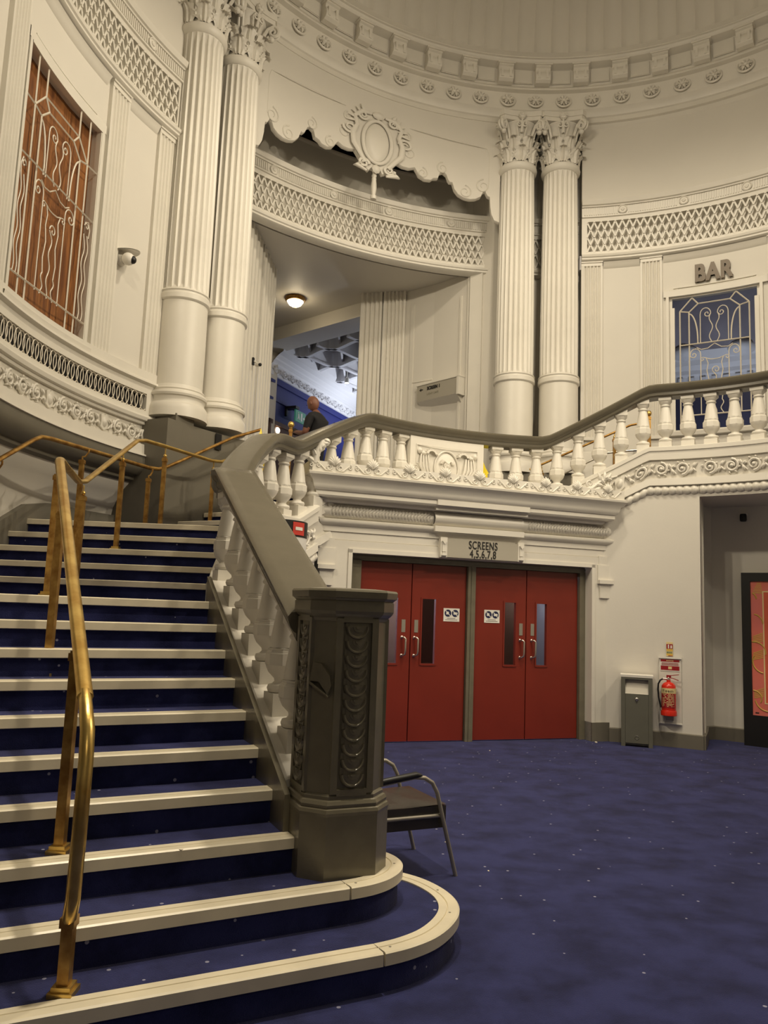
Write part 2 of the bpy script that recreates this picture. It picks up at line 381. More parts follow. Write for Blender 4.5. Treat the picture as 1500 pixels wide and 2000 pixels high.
def lattice(parent, th0, sgn, R, u0, u1, z0, z1, w):
    """every bar of the diamond grille is a part; the bosses on the crossings are joined"""
    H = z1 - z0; run = 2 * PITCH; hw = .0135; dp = .035; i = -3
    while u0 + i * PITCH < u1 + run:
        for s in (1, -1):
            a = u0 + i * PITCH; t0, t1 = 0., 1.
            for lim, sign in ((u0, 1), (u1, -1)):
                d = s * run; tt = (lim - a) / d
                if sign * d > 0: t0 = max(t0, tt)
                else: t1 = min(t1, tt)
            if t1 - t0 > .05:
                key = (s * sgn, round(t0, 3), round(t1, 3))
                if key not in LBAR:
                    q = MB(); A = (-s * sgn * run * .5 + s * sgn * run * t0, H * t0); B = (-s * sgn * run * .5 + s * sgn * run * t1, H * t1)
                    if sgn < 0: pass
                    A = (-A[0], A[1]) if True else A; B = (-B[0], B[1])
                    L = hypot(B[0] - A[0], B[1] - A[1]); nx, ny = -(B[1] - A[1]) / L * hw, (B[0] - A[0]) / L * hw
                    q.slab([(A[0] - nx, A[1] - ny), (B[0] - nx, B[1] - ny), (B[0] + nx, B[1] + ny), (A[0] + nx, A[1] + ny)], -dp, 0); LBAR[key] = q.mesh('lattice_bar', MT['trim'])
                link('lattice_bar', LBAR[key], parent, frame(th0 + sgn * deg((a + s * run / 2) / R), R - w + .002, z0))
        i += 1
    mb = MB(); i = 0
    while u0 + i * PITCH < u1 + .01:
        for r in range(5):
            x = u0 + i * PITCH + (PITCH / 2 if r % 2 else 0); z = z0 + H * r / 4
            if u0 - .01 < x < u1 + .01: mb.box(x - .014, x + .014, z - .014, z + .014, w - .01, w + .012)
        i += 1
    return mb
def reeds(u0, u1, z0, z1, w, pitch=.038, skip=()):
    mb = MB(); u = u0
    while u + pitch * .55 < u1:
        if not any(abs(u + pitch * .3 - s) < .085 for s in skip): mb.box(u, u + pitch * .55, z0, z1, w, w + .014)
        u += pitch
    return mb
b = MB(); b.lathe([(.075, 0), (.075, .022), (.062, .028), (.052, .016), (.034, .016), (.028, .03), (0, .036)], 18, capb=False); me_round = b.mesh('roundel', MT['trim'], 40)
def lattice_band(parent, th0, sgn, R, ulen, rounds, closed=True):
    f = cylmap(th0, sgn, R)
    sh = MB()
    ucuts = [.0, .09, ulen - .0 if not closed else ulen - .09, ulen]
    nseg = max(4, int(ulen / .15))
    def band(z0, z1, w0, u0=0, u1=ulen):
        sh.grid(lambda i, j: (u0 + (u1 - u0) * i / nseg, (z0, z1)[j], w0), nseg + 1, 2)
    prof = [(7.60, -.10), (7.62, .03), (7.64, .055), (7.665, .055), (7.68, .075), (7.715, .085), (7.73, .05), (7.735, .02), (7.79, .02), (7.79, -.11), (8.33, -.11), (8.33, .02), (8.40, .02), (8.405, .045), (8.43, .045), (8.435, .03), (8.575, .03), (8.58, .055), (8.60, .06), (8.61, .085), (8.65, .10), (8.68, .11), (8.685, -.02)]
    sh.grid(lambda i, j: (ulen * i / nseg, prof[j][0], prof[j][1]), nseg + 1, len(prof))
    for uu in (0, ulen):
        sh.add([(uu, z, w) for z, w in prof] + [(uu, 7.6, -.12), (uu, 8.685, -.12)], [tuple(range(len(prof))) + (len(prof) + 1, len(prof))])
    sh.box(0, .09, 7.785, 8.335, -.11, .02)
    sh.xf(f); obj('cornice', sh, MT['trim'], parent, 30)
    la = lattice(parent, th0, sgn, R, .09, ulen, 7.79, 8.33, .012).xf(f); o = obj('lattice_boss', la, MT['trim'], parent); o['kind'] = 'stuff'
    re = reeds(.04, ulen, 8.44, 8.57, .03, skip=rounds).xf(f); o = obj('reeded_band', re, MT['trim'], parent); o['kind'] = 'stuff'
    for u in rounds: link('roundel', me_round, parent, frame(th0 + sgn * deg(u / R), R - .035, 8.505))
def pilaster_mesh(wd, z0, z1, nfl=5):
    mb = MB(); prof = [(-wd / 2, -.06), (-wd / 2, 0)]
    m = wd * .08; fw = (wd - 2 * m) / nfl
    for k in range(nfl):
        a = -wd / 2 + m + k * fw
        for t in range(7):
            x = a + fw * (.1 + .8 * t / 6); prof.append((x, -.028 * sin(pi * t / 6)))
    prof += [(wd / 2, 0), (wd / 2, -.06)]
    mb.grid(lambda i, j: (prof[i][0], (z0, z1)[j], prof[i][1]), len(prof), 2)
    mb.box(-wd / 2, wd / 2, z1, z1 + .07, -.06, .004); mb.box(-wd / 2, wd / 2, z0 - .05, z0, -.06, .002)
    mb.box(-wd / 2 - .008, wd / 2 + .008, z1 + .055, z1 + .085, -.06, .02)
    return mb
def wing(name, edge, sgn, amax, zsill, oppos):
    R = R0; zlo = 4.30 if sgn > 0 else 3.7; f = cylmap(edge, sgn, R); ulen = rad(amax) * R
    U = lambda a: rad(a) * R
    sh = MB()
    def sheet(a0, a1, z0, z1, w=-.05):
        n = max(2, int((a1 - a0) / 1.2) + 1)
        sh.grid(lambda i, j: (U(a0 + (a1 - a0) * i / (n - 1)), (z0, z1)[j], w), n, 2)
    wa0, wa1, wz0, wz1 = oppos
    sheet(0, wa0, zlo, 7.66); sheet(wa1, amax, zlo, 7.66); sheet(wa0, wa1, zlo, wz0); sheet(wa0, wa1, wz1, 7.66)
    # window reveals
    for a in (wa0, wa1): sh.grid(lambda i, j: (U(a), (wz0, wz1)[j], (-.05, -.20)[i]), 2, 2)
    n = 14
    for z in (wz0, wz1): sh.grid(lambda i, j: (U(wa0 + (wa1 - wa0) * i / (n - 1)), z, (-.05, -.20)[j]), n, 2)
    sheet(0, amax, 8.66, TOPZ + .05, -.02)
    # end cap facing the columns
    sh.grid(lambda i, j: (0, (3.3, TOPZ + .05)[j], (0.0, -.45)[i]), 2, 2)
    sh.box(-.004, .05, zlo, 7.6, -.3, .0)
    sh.xf(f); w = struct(name, sh, MT['wall'], 30)
    lattice_band(w, edge, sgn, R, ulen, [U(a) for a in (6.7, 16.4, 25.9, 35.4, 45) if a < amax - 1])
    for a in (1.75, 10.85 if sgn > 0 else 11.2, 30.3):
        if a < amax - 1: obj('pilaster', pilaster_mesh(U(3.4), zsill + .06, 7.54).xf(lambda x, y, z, a=a: (x, y, z)), MT['trim'], w, 30, frame(edge + sgn * a, R, 0))
    # mouldings framing the plain panels and the window head
    mo = MB()
    for a0, a1 in ((3.6, 9.4), (32.2, min(amax, 38))):
        if a1 > a0: mo.grid(lambda i, j: (U(a0 + (a1 - a0) * i / 7), [7.50, 7.53, 7.56, 7.60][j], [-.05, -.02, -.01, .02][j]), 8, 4)
    n = 16
    mo.grid(lambda i, j: (U(13.1 + (28.5 - 13.1) * i / (n - 1)), [wz1, wz1, wz1 + .10, wz1 + .12, wz1 + .12][j], [-.05, .0, .0, -.012, -.05][j]), n, 5)
    mo.grid(lambda i, j: (U(13.1 + (28.5 - 13.1) * i / (n - 1)), [7.50, 7.53, 7.56, 7.60][j], [-.05, -.02, -.01, .02][j]), n, 4)
    for zz in (wz1 + .145,):
        mo.grid(lambda i, j: (U(14.6 + 12.2 * i / (n - 1)), [zz, zz, zz + .012, zz + .012][j], [-.05, -.025, -.025, -.05][j]), n, 4)
    # window casing
    for a in (wa0 - .22, wa1 + .22):
        mo.box(U(a) - .022, U(a) + .022, wz0 - .05, wz1 + .03, -.05, .0)
    mo.grid(lambda i, j: (U(wa0 - 1 + (wa1 - wa0 + 2) * i / (n - 1)), [wz0 - .09, wz0 - .08, wz0 - .02, wz0][j], [-.05, .02, .03, -.05][j]), n, 4)
    mo.xf(f); obj('moulding', mo, MT['trim'], w, 30)
    return w
def plain_ring(name, R, th0, th1, z0, z1, m='wall'):
    b = MB(); ringstrip(b, [(R, z0), (R, z1)], th0, th1, 2); return struct(name, b, MT[m], 60)
wr = wing('wall_right', 80.3, -1, 50, 4.5, (13.9, 27.3, 4.62, 6.88))
wl = wing('wall_left', 152.7, 1, 50, 4.34, (13.75, 27.9, 4.36, 6.88))
plain_ring('wall_front', R0, 30.5, -62, 0, TOPZ + .05)
b = MB(); ringstrip(b, [(R0, 7.5), (R0, TOPZ + .05)], 298.5, 202.5, 2); struct('wall_front', b, MT['wall'], 60)
# lobby the camera stands in
b = MB(); b.box(-5.2, 8, -6.2, -6, 0, 5); b.box(-7.6, -7.4, -6, 5, 0, 5); b.box(8, 8.2, -6, 3, 0, 5); struct('wall_lobby', b, MT['wall'])
# --- left wing lower zone: ring grille, scroll frieze, cove
f = cylmap(152.7, 1, R0); UL = rad(50) * R0
lo = MB(); prof = [(4.42, -.05), (4.40, .012), (4.30, .012), (4.28, .045), (4.255, .05), (4.245, .03), (4.235, .0), (4.125, .0), (4.12, -.12), (3.915, -.12), (3.91, .0), (3.86, .0), (3.85, .03), (3.82, .055), (3.78, .045), (3.77, .01), (3.735, .01), (3.73, -.03), (3.49, -.03), (3.485, .03), (3.36, .04), (3.355, .07), (3.335, .075), (3.33, .05)]
ns = 50; lo.grid(lambda i, j: (UL * i / (ns - 1), prof[j][0], prof[j][1]), ns, len(prof))
lo.box(0, rad(2.2) * R0, 3.86, 4.24, -.12, 0)
lo.add([(0, z, w) for z, w in prof] + [(0, 3.33, -.45), (0, 4.42, -.45)], [tuple(range(len(prof))) + (len(prof), len(prof) + 1)])
lo.xf(f); obj('dado', lo, MT['trim'], wl, 30)
cv = MB(); cp = [(R0 - .055, 3.33), (R0 - .06, 3.25), (R0 - .04, 3.17), (R0 + .02, 3.11), (R0 + .09, 3.09), (R0 + .10, 3.05), (R0 + .13, 3.03), (R0 + .2, 3.02)]
ringstrip(cv, cp, 152.7, 202, 1.5)
cv.add([P(152.7, r, z) for r, z in cp] + [P(152.7, R0 + .2, 3.33)], [tuple(range(len(cp) + 1))])
obj('cove', cv, MT['grey'], wl, 40)
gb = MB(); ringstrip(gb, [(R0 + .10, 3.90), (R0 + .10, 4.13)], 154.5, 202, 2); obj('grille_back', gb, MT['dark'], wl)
# interlaced oval rings
ov = MB(); ov.tube([(.062 * cos(2 * pi * k / 18), .104 * sin(2 * pi * k / 18), 0) for k in range(19)], .0065, 5, False); me_ring = ov.mesh('oval_ring', MT['iron'], 40)
u = rad(2.55) * R0; k = 0
while u < rad(33) * R0:
    link('oval_ring', me_ring, wl, frame(152.7 + deg(u / R0), R0 + .015 + (.006 if k % 2 else 0), 4.018)); u += .0805; k += 1
fr = MB(); rinceau(fr, UL - .2, .215, 0, 4); fr.xf(lambda u, v, w: f(u + .06, v + 3.50, w - .028)); obj('scroll_frieze', fr, MT['trim'], wl, 50)
# lower left wall beside the stairs
b = MB(); ringstrip(b, [(6.2, 0), (6.2, 2.55), (6.16, 2.72), (6.06, 2.90), (5.93, 3.02), (5.93, 3.12)], 149, 215, 2); struct('wall_left', b, MT['wall'], 60)
# skirting follows the stairs on that wall (built with the stairs)
# --- column pedestals (dark grey blocks)
def pedestal(th0, th1, z0, z1):
    b = MB(); ringstrip(b, [(5.40, z0), (5.40, z1), (6.35, z1), (6.35, z0)], th0, th1, 1.5, True)
    return b
b = pedestal(139.2, 155.0, 0, 3.80); ped = struct('trim_2', b, MT['grey'], 30)
b = MB(); b.box(-.16, .16, 3.80, 3.90, -.16, .2); obj('block', b, MT['grey'], ped, 0, frame(151.6, 5.62, 0)); b = MB(); b.box(-.05, .05, 3.58, 3.79, 0, .012); obj('slot', b, MT['dark'], ped, 0, frame(145.6, 5.385, 0))
b = pedestal(80.3, 95.2, 2.6, 3.88); struct('trim_3', b, MT['grey'], 30)
# ------------------------------------------------------------------ vestibule behind the columns (exedra)
def wallstrip(name, pts, z0, z1, m='wall', kind=True, parent=None):
    b = MB(); n = len(pts); b.grid(lambda i, j: (pts[i][0], pts[i][1], (z0, z1)[j]), n, 2)
    return struct(name, b, MT[m]) if kind else obj(name, b, MT[m], parent)
def fluted_strip(p0, p1, z0, z1, nfl, parent, dep=.04):
    L = hypot(p1[0] - p0[0], p1[1] - p0[1]); mb = MB(); prof = [(0, 0), (0, .05)]
    fw = (L - .06) / nfl
    for k in range(nfl):
        for t in range(6): prof.append((.03 + fw * (k + .12 + .76 * t / 5), .05 - dep * sin(pi * t / 5)))
    prof += [(L, .05), (L, 0)]
    mb.grid(lambda i, j: (prof[i][0], (z0, z1)[j], prof[i][1]), len(prof), 2)
    return obj('pilaster', mb, MT['trim'], parent, 30, planeframe(p0, p1))
ZC = 7.70
JL = [(-2.62, 10.9), (-2.36, 11.24), (-2.19, 13.45), (-2.60, 13.5)]
w1 = wallstrip('wall_vestibule', JL + [(-3.6, 13.6)], L2, 10.2)
fluted_strip((-2.345, 11.3), (-2.26, 12.35), L2, ZC, 5, w1); fluted_strip((-2.25, 12.45), (-2.175, 13.42), L2, ZC, 5, w1)
RW = [(3.45, 13.0), (2.6, 13.2), (1.95, 13.0), (1.78, 13.0), (1.62, 13.12), (1.41, 13.22), (.80, 13.81), (.28, 14.19), (-.61, 14.39), (-.63, 14.8)]
w2 = wallstrip('wall_vestibule', RW[::-1], L2, 10.2)
fluted_strip((-.59, 14.37), (-.18, 14.28), L2, ZC, 4, w2); fluted_strip((-.15, 14.27), (.27, 14.18), L2, ZC, 5, w2)
# plain strip and raised panel on that wall
pf = planeframe((.28, 14.19), (.80, 13.81)); pf2 = planeframe((.80, 13.81), (1.41, 13.22))
b = MB(); b.box(.12, .20, L2, 7.4, 0, .012); b.box(.2, .64, 5.85, 5.88, 0, .012); obj('panel_moulding', b, MT['trim'], w2, 0, pf)
b = MB(); b.box(.62, .66, L2, 7.3, 0, .02); b.box(.80, .84, L2, 7.66, 0, .03); obj('panel_moulding', b, MT['trim'], w2, 0, pf2)
pf3 = planeframe((1.41, 13.22), (1.62, 13.12)); b = MB(); b.box(0, .23, L2, ZC, 0, .05); obj('pilaster', b, MT['trim'], w2, 0, pf3)
# doorway wall with lintel
DA, DB = (-2.60, 16.45), (-.63, 14.8); dpf = planeframe(DA, DB); DL = hypot(DB[0] - DA[0], DB[1] - DA[1])
b = MB(); b.box(-1.5, DL, 7.43, ZC + .05, -.62, 0); b.box(-1.5, -.50, L2, 7.45, -.62, 0); b.box(DL, DL + .3, L2, ZC, -.35, 0); b.box(-.8, DL + .05, 7.40, 7.44, -.6, .02); b.xf(lambda x, y, z: tuple(dpf @ Vector((x, y, z)))); struct('wall_doorway', b, MT['wall'])
# ceiling, upper recess floor
A = arcs(134.8, 84, 2); inner = [P(t, 6.42, 0) for t in A]
poly = [(p.x, p.y) for p in inner] + [(3.2, 14.0), (1.41, 13.6), (.28, 14.6), (-.3, 15.4), (-2.8, 17.6), (-3.8, 17.4), (-3.6, 12)]
b = MB(); b.prism(poly, ZC, ZC + .25); struct('ceiling', b, MT['wall'])
b = MB(); ringstrip(b, [(6.60, 7.9), (6.60, 9.42), (6.56, 9.44), (6.56, 9.47), (6.65, 9.48)], 140, 84, 2); struct('wall_recess', b, MT['wall'], 50)
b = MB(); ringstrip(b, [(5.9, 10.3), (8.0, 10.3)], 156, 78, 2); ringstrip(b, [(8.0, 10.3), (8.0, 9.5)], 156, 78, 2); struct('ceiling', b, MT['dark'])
b = MB(); b.prism([(p.x, p.y) for p in [P(t, 6.3, 0) for t in arcs(156, 78, 3)]] + [(p.x, p.y) for p in [P(t, 8.0, 0) for t in arcs(78, 156, 3)]], 8.55, 8.6)
# lattice gallery front across the vestibule
gal = MB(); ringstrip(gal, [(6.50, 7.60), (6.50, 8.68)], 136.5, 80, 2); gw = struct('wall_gallery_front', gal, MT['wall'], 60)
uG = rad(136.0 - 80.0) * 6.36
lattice_band(gw, 136.0, -1, 6.36, uG, [rad(136.0 - t) * 6.36 for t in (131.75, 121.4, 111.9, 101.3, 92.5)], False)
# scalloped valance slab between the column pairs
half = [(139.6, 8.27), (138.7, 8.30), (138.2, 8.40), (137.95, 8.55), (137.85, 8.72), (137.4, 8.74), (137.0, 8.82), (136.6, 8.80), (136.2, 8.71), (135.3, 8.66), (134.3, 8.64), (133.2, 8.655), (132.2, 8.70), (131.5, 8.78), (131.1, 8.90), (130.6, 8.90), (130.3, 8.94), (130.0, 9.02), (129.4, 9.06), (128.8, 9.03), (128.45, 8.93), (127.6, 8.91), (127.2, 8.87), (126.1, 8.86), (125.1, 8.90), (124.2, 9.03), (123.2, 8.99), (122.0, 8.99), (121.0, 9.02), (120.4, 8.95), (119.8, 8.88), (119.4, 8.80), (118.3, 8.74), (117.9, 8.80), (117.4, 8.80), (117.05, 8.76)]
pts = half + [(234.1 - t, z) for t, z in half[::-1]]
vb = MB(); n = len(pts)
def vfn(i, j):
    t, z = pts[i]; return [P(t, 5.78, z), P(t, 5.74, z), P(t, 5.715, z + .02), P(t, 5.715, 10.15), P(t, 5.78, 10.15)][j]
vb.grid(vfn, n, 5, cv=True); val = struct('trim_4', vb, MT['wall'], 40)
# curls on the valance
vc = MB(); fv = cylmap(117.05, -1, 5.715)
for s in (-1, 1):
    for (a, z, r, d) in ((19.6, 8.92, .13, 1), (16.4, 8.78, .12, -1), (12.2, 9.14, .11, 1), (8.6, 8.98, .10, -1), (6.2, 9.28, .12, 1), (5.6, 9.55, .08, -1)):
        spiral(vc, s * rad(a) * 5.7, z, r, r * .25, 1.4, pi / 2, d * s, .004, (.014, .006), 5)
    vc.tube([(s * rad(20.2) * 5.7, 9.62, 0), (s * rad(6) * 5.7, 9.72, 0)], .006, 4); vc.tube([(s * rad(20.2) * 5.7, 9.62, 0), (s * rad(20.6) * 5.7, 9.5, 0), (s * rad(20.6) * 5.7, 8.9, 0)], .006, 4)
vc.xf(fv); obj('curl', vc, MT['trim'], val, 40)
# cartouche
ct = MB()
def cfn(i, j):
    a = 2 * pi * i / 32; r = j / 6; return (.17 * r * cos(a), 9.27 + .33 * r * sin(a), .02 + .075 * sqrt(max(0, 1 - r * r)))
ct.grid(cfn, 32, 7, cu=True); ct.tube([(.205 * cos(2 * pi * k / 32), 9.27 + .37 * sin(2 * pi * k / 32), .04) for k in range(33)], .028, 8, False)
for s in (-1, 1):
    ct.tube([(s * .10, 9.74, .04), (s * .24, 9.72, .05), (s * .34, 9.6, .05), (s * .30, 9.45, .05), (s * .36, 9.3, .05), (s * .34, 9.12, .06), (s * .24, 8.98, .05), (s * .16, 8.86, .04)], [.02, .035, .03, .03, .04, .04, .035, .03], 8)
    spiral(ct, s * .22, 9.66, .08, .02, 1.5, 0, s, .05, (.022, .01)); spiral(ct, s * .40, 9.36, .10, .02, 1.5, pi, -s, .04, (.022, .01))
    spiral(ct, s * .18, 8.84, .08, .02, 1.5, 0, -s, .04, (.024, .012)); ct.tube([(s * .22, 8.82, .04), (s * .3, 8.76, .05), (s * .14, 8.72, .04)], [.03, .045, .02], 8)
    for q in range(5): leaf(ct, s * (.2 + .03 * q), 9.72 - .05 * q, (pi / 2 - s * (.4 + .35 * q)), .14, .022, .03)
blob(ct, 0, 9.74, .04, .09, .07, .06); blob(ct, 0, 8.80, .03, .06, .08, .05)
ct.xf(lambda x, y, z: cylmap(117.05, -1, 5.715)(x * 1.3, y, z * .75)); obj('cartouche', ct, MT['trim'], val, 50)
# turned pendant
pe = MB(); pe.lathe([(.02, 8.30), (.05, 8.30), (.052, 8.36), (.03, 8.38), (.04, 8.41), (.048, 8.50), (.045, 8.58), (.036, 8.64), (.042, 8.66), (.03, 8.68), (.045, 8.71), (.03, 8.75), (.03, 8.80)], 14)
obj('pendant', pe, MT['trim'], val, 40, Matrix.Translation(P(117.05, 5.76, 0) - Vector((0, 0, 0))))
# light fitting on the vestibule ceiling
lp = thing('ceiling_light', 'small lit opal bowl ceiling light with bronze rim in the vestibule', 'light', (-1.93, 14.69, 7.70))
b = MB(); b.lathe([(.20, 7.70), (.21, 7.66), (.19, 7.63), (.165, 7.62)], 24, -1.93, 14.69); obj('rim', b, MT['brassdk'], lp, 40)
b = MB(); b.lathe([(.0, 7.51), (.06, 7.52), (.12, 7.555), (.165, 7.62)], 24, -1.93, 14.69); obj('bowl', b, MT['lampglass'], lp, 60)
b = MB(); b.lathe([(0, 7.485), (.014, 7.495), (.01, 7.515)], 8, -1.93, 14.69); obj('finial', b, MT['brassdk'], lp)
lamp('vestibule_bulb', 'POINT', (-1.93, 14.69, 7.36), 5, (1, .8, .5), .1)
# gallery floor at the head of the stairs
gp = [(p.x, p.y) for p in [P(t, R1 - .1, 0) for t in arcs(133, 90.9, 2)]]
gp = gp + [(p.x, p.y) for p in [P(t, 6.2, 0) for t in arcs(90.9, 84, 2)]] + [(2.6, 13.2), (-.4, 15.0), (-.6, 15.5), (3, 21), (3, 24), (-6, 24), (-6, 15), (-3.4, 12)] + [(p.x, p.y) for p in [P(t, 6.2, 0) for t in (136, 133)]]
b = MB(); b.prism(gp, L2 - .25, L2); struct('floor', b, MT['carpet'])
# foyer beyond the doorway: blue wall, plaster frieze, strapwork ceiling
bw0, bw1 = (-2.85, 16.79), (-.45, 22.4); bpf = planeframe(bw0, bw1); BL = hypot(bw1[0] - bw0[0], bw1[1] - bw0[1])
b = MB(); b.box(.3, BL, L2, 6.85, -.2, 0); b.xf(lambda x, y, z: tuple(bpf @ Vector((x, y, z)))); fo = struct('wall_foyer', b, MT['blue'])
b = MB(); b.box(.3, BL, 6.68, 6.75, 0, .05); b.box(.3, BL, 6.28, 6.34, 0, .04); b.box(3.6, 3.75, L2, 6.5, 0, .06); obj('rail_moulding', b, MT['blue'], fo, 0, bpf)
b = MB(); prof = [(6.85, 0), (6.86, .03), (7.10, .03), (7.115, .05), (7.14, .07), (7.16, .07), (7.20, .12), (7.23, .14), (7.28, .20), (7.30, .22), (7.36, .32), (7.5, .36), (7.75, .4)]
b.grid(lambda i, j: ((.3, BL)[i], prof[j][0], prof[j][1]), 2, len(prof)); obj('frieze', b, MT['foyerwhite'], fo, 0, bpf)
b = MB(); rinceau(b, BL - .5, .34, 1); b.xf(lambda u, v, w: (u + .3, v * .62 + 6.875, w + .03)); obj('scroll_frieze', b, MT['foyerwhite'], fo, 40, bpf)
b = MB(); b.box(-1.5, 4.5, 23.4, 23.6, L2, 9.5); b.box(4.0, 4.2, 15, 23.5, L2, 9.5); struct('wall_foyer', b, MT['foyerwhite'])
b = MB(); b.box(-6, 4.5, 15.2, 24, 7.75, 7.85); fc = struct('ceiling', b, MT['foyerwhite'])
dpi = dpf.inverted()
for r in range(11):       # interlaced wavy plaster ribbons hanging from the ceiling
    b = MB(); y0 = 15.9 + r * .64; ph = 0 if r % 2 else pi
    N = 90; pts = [(-4.6 + 8 * i / (N - 1), y0 + .34 * sin(2 * pi * (8 * i / (N - 1)) / 1.45 + ph), 7.75) for i in range(N)]
    pts = [q for q in pts if (dpi @ Vector(q)).z < -.68]
    if len(pts) < 4: continue
    b.sweep([(-.03, 0), (-.03, -.30), (-.05, -.31), (-.05, -.34), (.05, -.34), (.05, -.31), (.03, -.30), (.03, 0)], pts); obj('strap', b, MT['foyerwhite'], fc, 30)
for r in range(22):
    b = MB(); x0 = -4.4 + r * .3625; y0 = 16.45 - (x0 + 2.6) * .8376 + .95; b.box(x0 - .02, x0 + .02, y0, 22.3, 7.5, 7.75)
    if r % 2: obj('strap', b, MT['foyerwhite'], fc)
lamp('foyer_light', 'AREA', (.55, 19.4, 5.6), 95, COOL, .5, (.2, 19.9, 9))
lamp('foyer_fill', 'POINT', (.2, 19.9, 6.6), 9, COOL, .4)
sp = thing('spotlight', 'small white spotlight hanging under the ornate foyer ceiling', 'light', (-1.05, 18.6, 7.4))
b = MB(); b.tube([(-1.05, 18.6, 7.8), (-1.05, 18.6, 7.3)], .015, 6); obj('rod', b, MT['white'], sp)
b = MB(); b.lathe([(.05, 7.16), (.06, 7.18), (.055, 7.28), (.02, 7.31)], 12, -1.05, 18.6); obj('shade', b, MT['white'], sp, 40)
b = MB(); b.lathe([(.0, 7.15), (.05, 7.155)], 12, -1.05, 18.6); obj('lamp_face', b, MT['spotlit'], sp, 40)
# dark opening with a ceiling lamp low in the blue wall
b = MB(); b.box(.40, 2.3, L2, 5.72, -.02, .02); b.box(.32, .40, L2, 5.82, 0, .05); b.box(2.3, 2.4, L2, 5.82, 0, .05); b.box(.32, 2.4, 5.72, 5.82, 0, .05); obj('opening', b, MT['brownwall'], fo, 0, bpf)
b = MB(); b.lathe([(.07, 0), (.065, .03), (.04, .05), (0, .055)], 16); o = obj('wall_light', b, MT['lampglass'], None, 50, bpf @ Matrix.Translation((.72, 5.62, .02))); tag(o, 'small glowing round lamp low on the blue foyer wall', 'light')
exf = bpf @ Matrix.Translation((.26, .50, 0))
ex = thing('exit_sign', 'green emergency exit sign on a black bracket on the blue foyer wall', 'sign', tuple(exf @ Vector((.95, 5.5, .2))))
b = MB(); b.box(.78, .95, 5.72, 5.78, 0, .3); b.box(.78, .84, 5.55, 5.78, 0, .05); obj('bracket', b, MT['black'], ex, 0, exf)
b = MB(); b.box(.86, 1.34, 5.44, 5.71, .22, .26); obj('panel', b, MT['exit'], ex, 0, exf)
b = MB(); blob(b, .98, 5.655, .265, .02, .02, .006); b.slab([(.96, 5.63), (1.01, 5.63), (1.03, 5.56), (1.06, 5.50), (1.03, 5.49), (1.0, 5.54), (.97, 5.49), (.94, 5.50), (.97, 5.56)], .26, .267); b.box(1.10, 1.17, 5.48, 5.67, .26, .266); b.slab([(1.2, 5.56), (1.26, 5.61), (1.26, 5.58), (1.31, 5.58), (1.31, 5.55), (1.26, 5.55), (1.26, 5.52)], .26, .267); obj('pictogram', b, MT['white'], ex, 0, exf)
# "SCREEN 1" box sign
s0, s1 = (.53, 13.92), (1.20, 13.20); sf = planeframe(s0, s1); SL = hypot(s1[0] - s0[0], s1[1] - s0[1])
sg = thing('screen_sign', 'grey-green box sign reading SCREEN 1 jutting from the vestibule wall', 'sign', (.86, 13.56, 5.5))
b = MB(); b.box(0, SL, 5.44, 5.74, -.22, 0); obj('face', b, MT['signgrey'], sg, 0, sf)
b = MB(); b.box(SL, SL + .05, 5.42, 5.75, -.22, .01); b.box(-.02, SL + .05, 5.74, 5.76, -.22, .01); obj('edge', b, MT['trim'], sg, 0, sf)
b = MB(); b.add([(0, 5.44, 0), (SL, 5.44, 0), (SL - .03, 5.28, -.2), (.10, 5.28, -.2), (0, 5.44, -.22), (SL, 5.44, -.22)], [(0, 1, 2, 3), (0, 3, 4), (1, 5, 2), (2, 5, 4, 3)]); obj('underside', b, MT['trim'], sg, 0, sf)
text('SCREEN 1', .085, MT['letter'], 'lettering', sf @ Matrix.Translation((.42, 5.655, .003)), sg, .003, .8, bold=.003)
b = MB(); b.slab([(.06, 5.655), (.11, 5.685), (.11, 5.665), (.15, 5.665), (.15, 5.645), (.11, 5.645), (.11, 5.625)], 0, .004); obj('arrow', b, MT['letter'], sg, 0, sf)
text('LIGHT CAFE', .055, mat('faded_letter', rgb(142, 138, 120), .6), 'lettering', sf @ Matrix.Translation((.40, 5.55, .002)), sg, .002, .9)
# dark bar room behind the right-hand window
bf = cylmap(66.4, -1, R0)
b = MB(); ringstrip(b, [(9.6, 3.5), (9.6, 6.3)], 76, 42, 4); br = struct('wall_bar', b, mat('bar_navy', rgb(40, 40, 66), .7), 60)
b = MB(); ringstrip(b, [(9.6, 6.3), (9.5, 6.32), (9.5, 6.62), (9.4, 6.64), (9.4, 6.72), (9.25, 6.78), (9.22, 6.88), (9.0, 7.0)], 76, 42, 2); obj('cornice', b, MT['foyerwhite'], br, 30)
b = MB()
for k in range(24):
    m = frame(74 - 1.3 * k, 9.5, 6.36); q = MB(); q.box(-.05, .05, 0, .22, 0, .06); q.xf(lambda x, y, z: tuple(m @ Vector((x, y, z)))); b.add(q.v, q.f)
obj('dentil_band', b, MT['foyerwhite'], br)
b = MB(); NV = 16
b.grid(lambda i, j: P(76 - 34 * i / 23, 9.0 - 3.0 * j / NV, 7.0 + 1.7 * sin(pi * min(1, j / NV * 1.25) / 2) + .10 * sin(i * 1.1) * sin(j * .9)), 24, NV + 1); obj('vault', b, mat('bar_vault', rgb(150, 142, 150), .6, noise=.35, nscale=1.2), br, 60)
b = MB()
for k in range(5):
    blob(b, *P(72 - 6.5 * k, 9.15, 7.02), .3, .3, .16, 12, 8)
obj('shell', b, MT['foyerwhite'], br, 60)
b = MB(); ringstrip(b, [(5.9, 3.6), (9.6, 3.6)], 80, 40, 4); struct('floor', b, MT['carpet'])
lamp('bar_light', 'AREA', tuple(P(60, 8.0, 4.85)), 20, COOL, .5, tuple(P(60, 9.4, 7.2)))
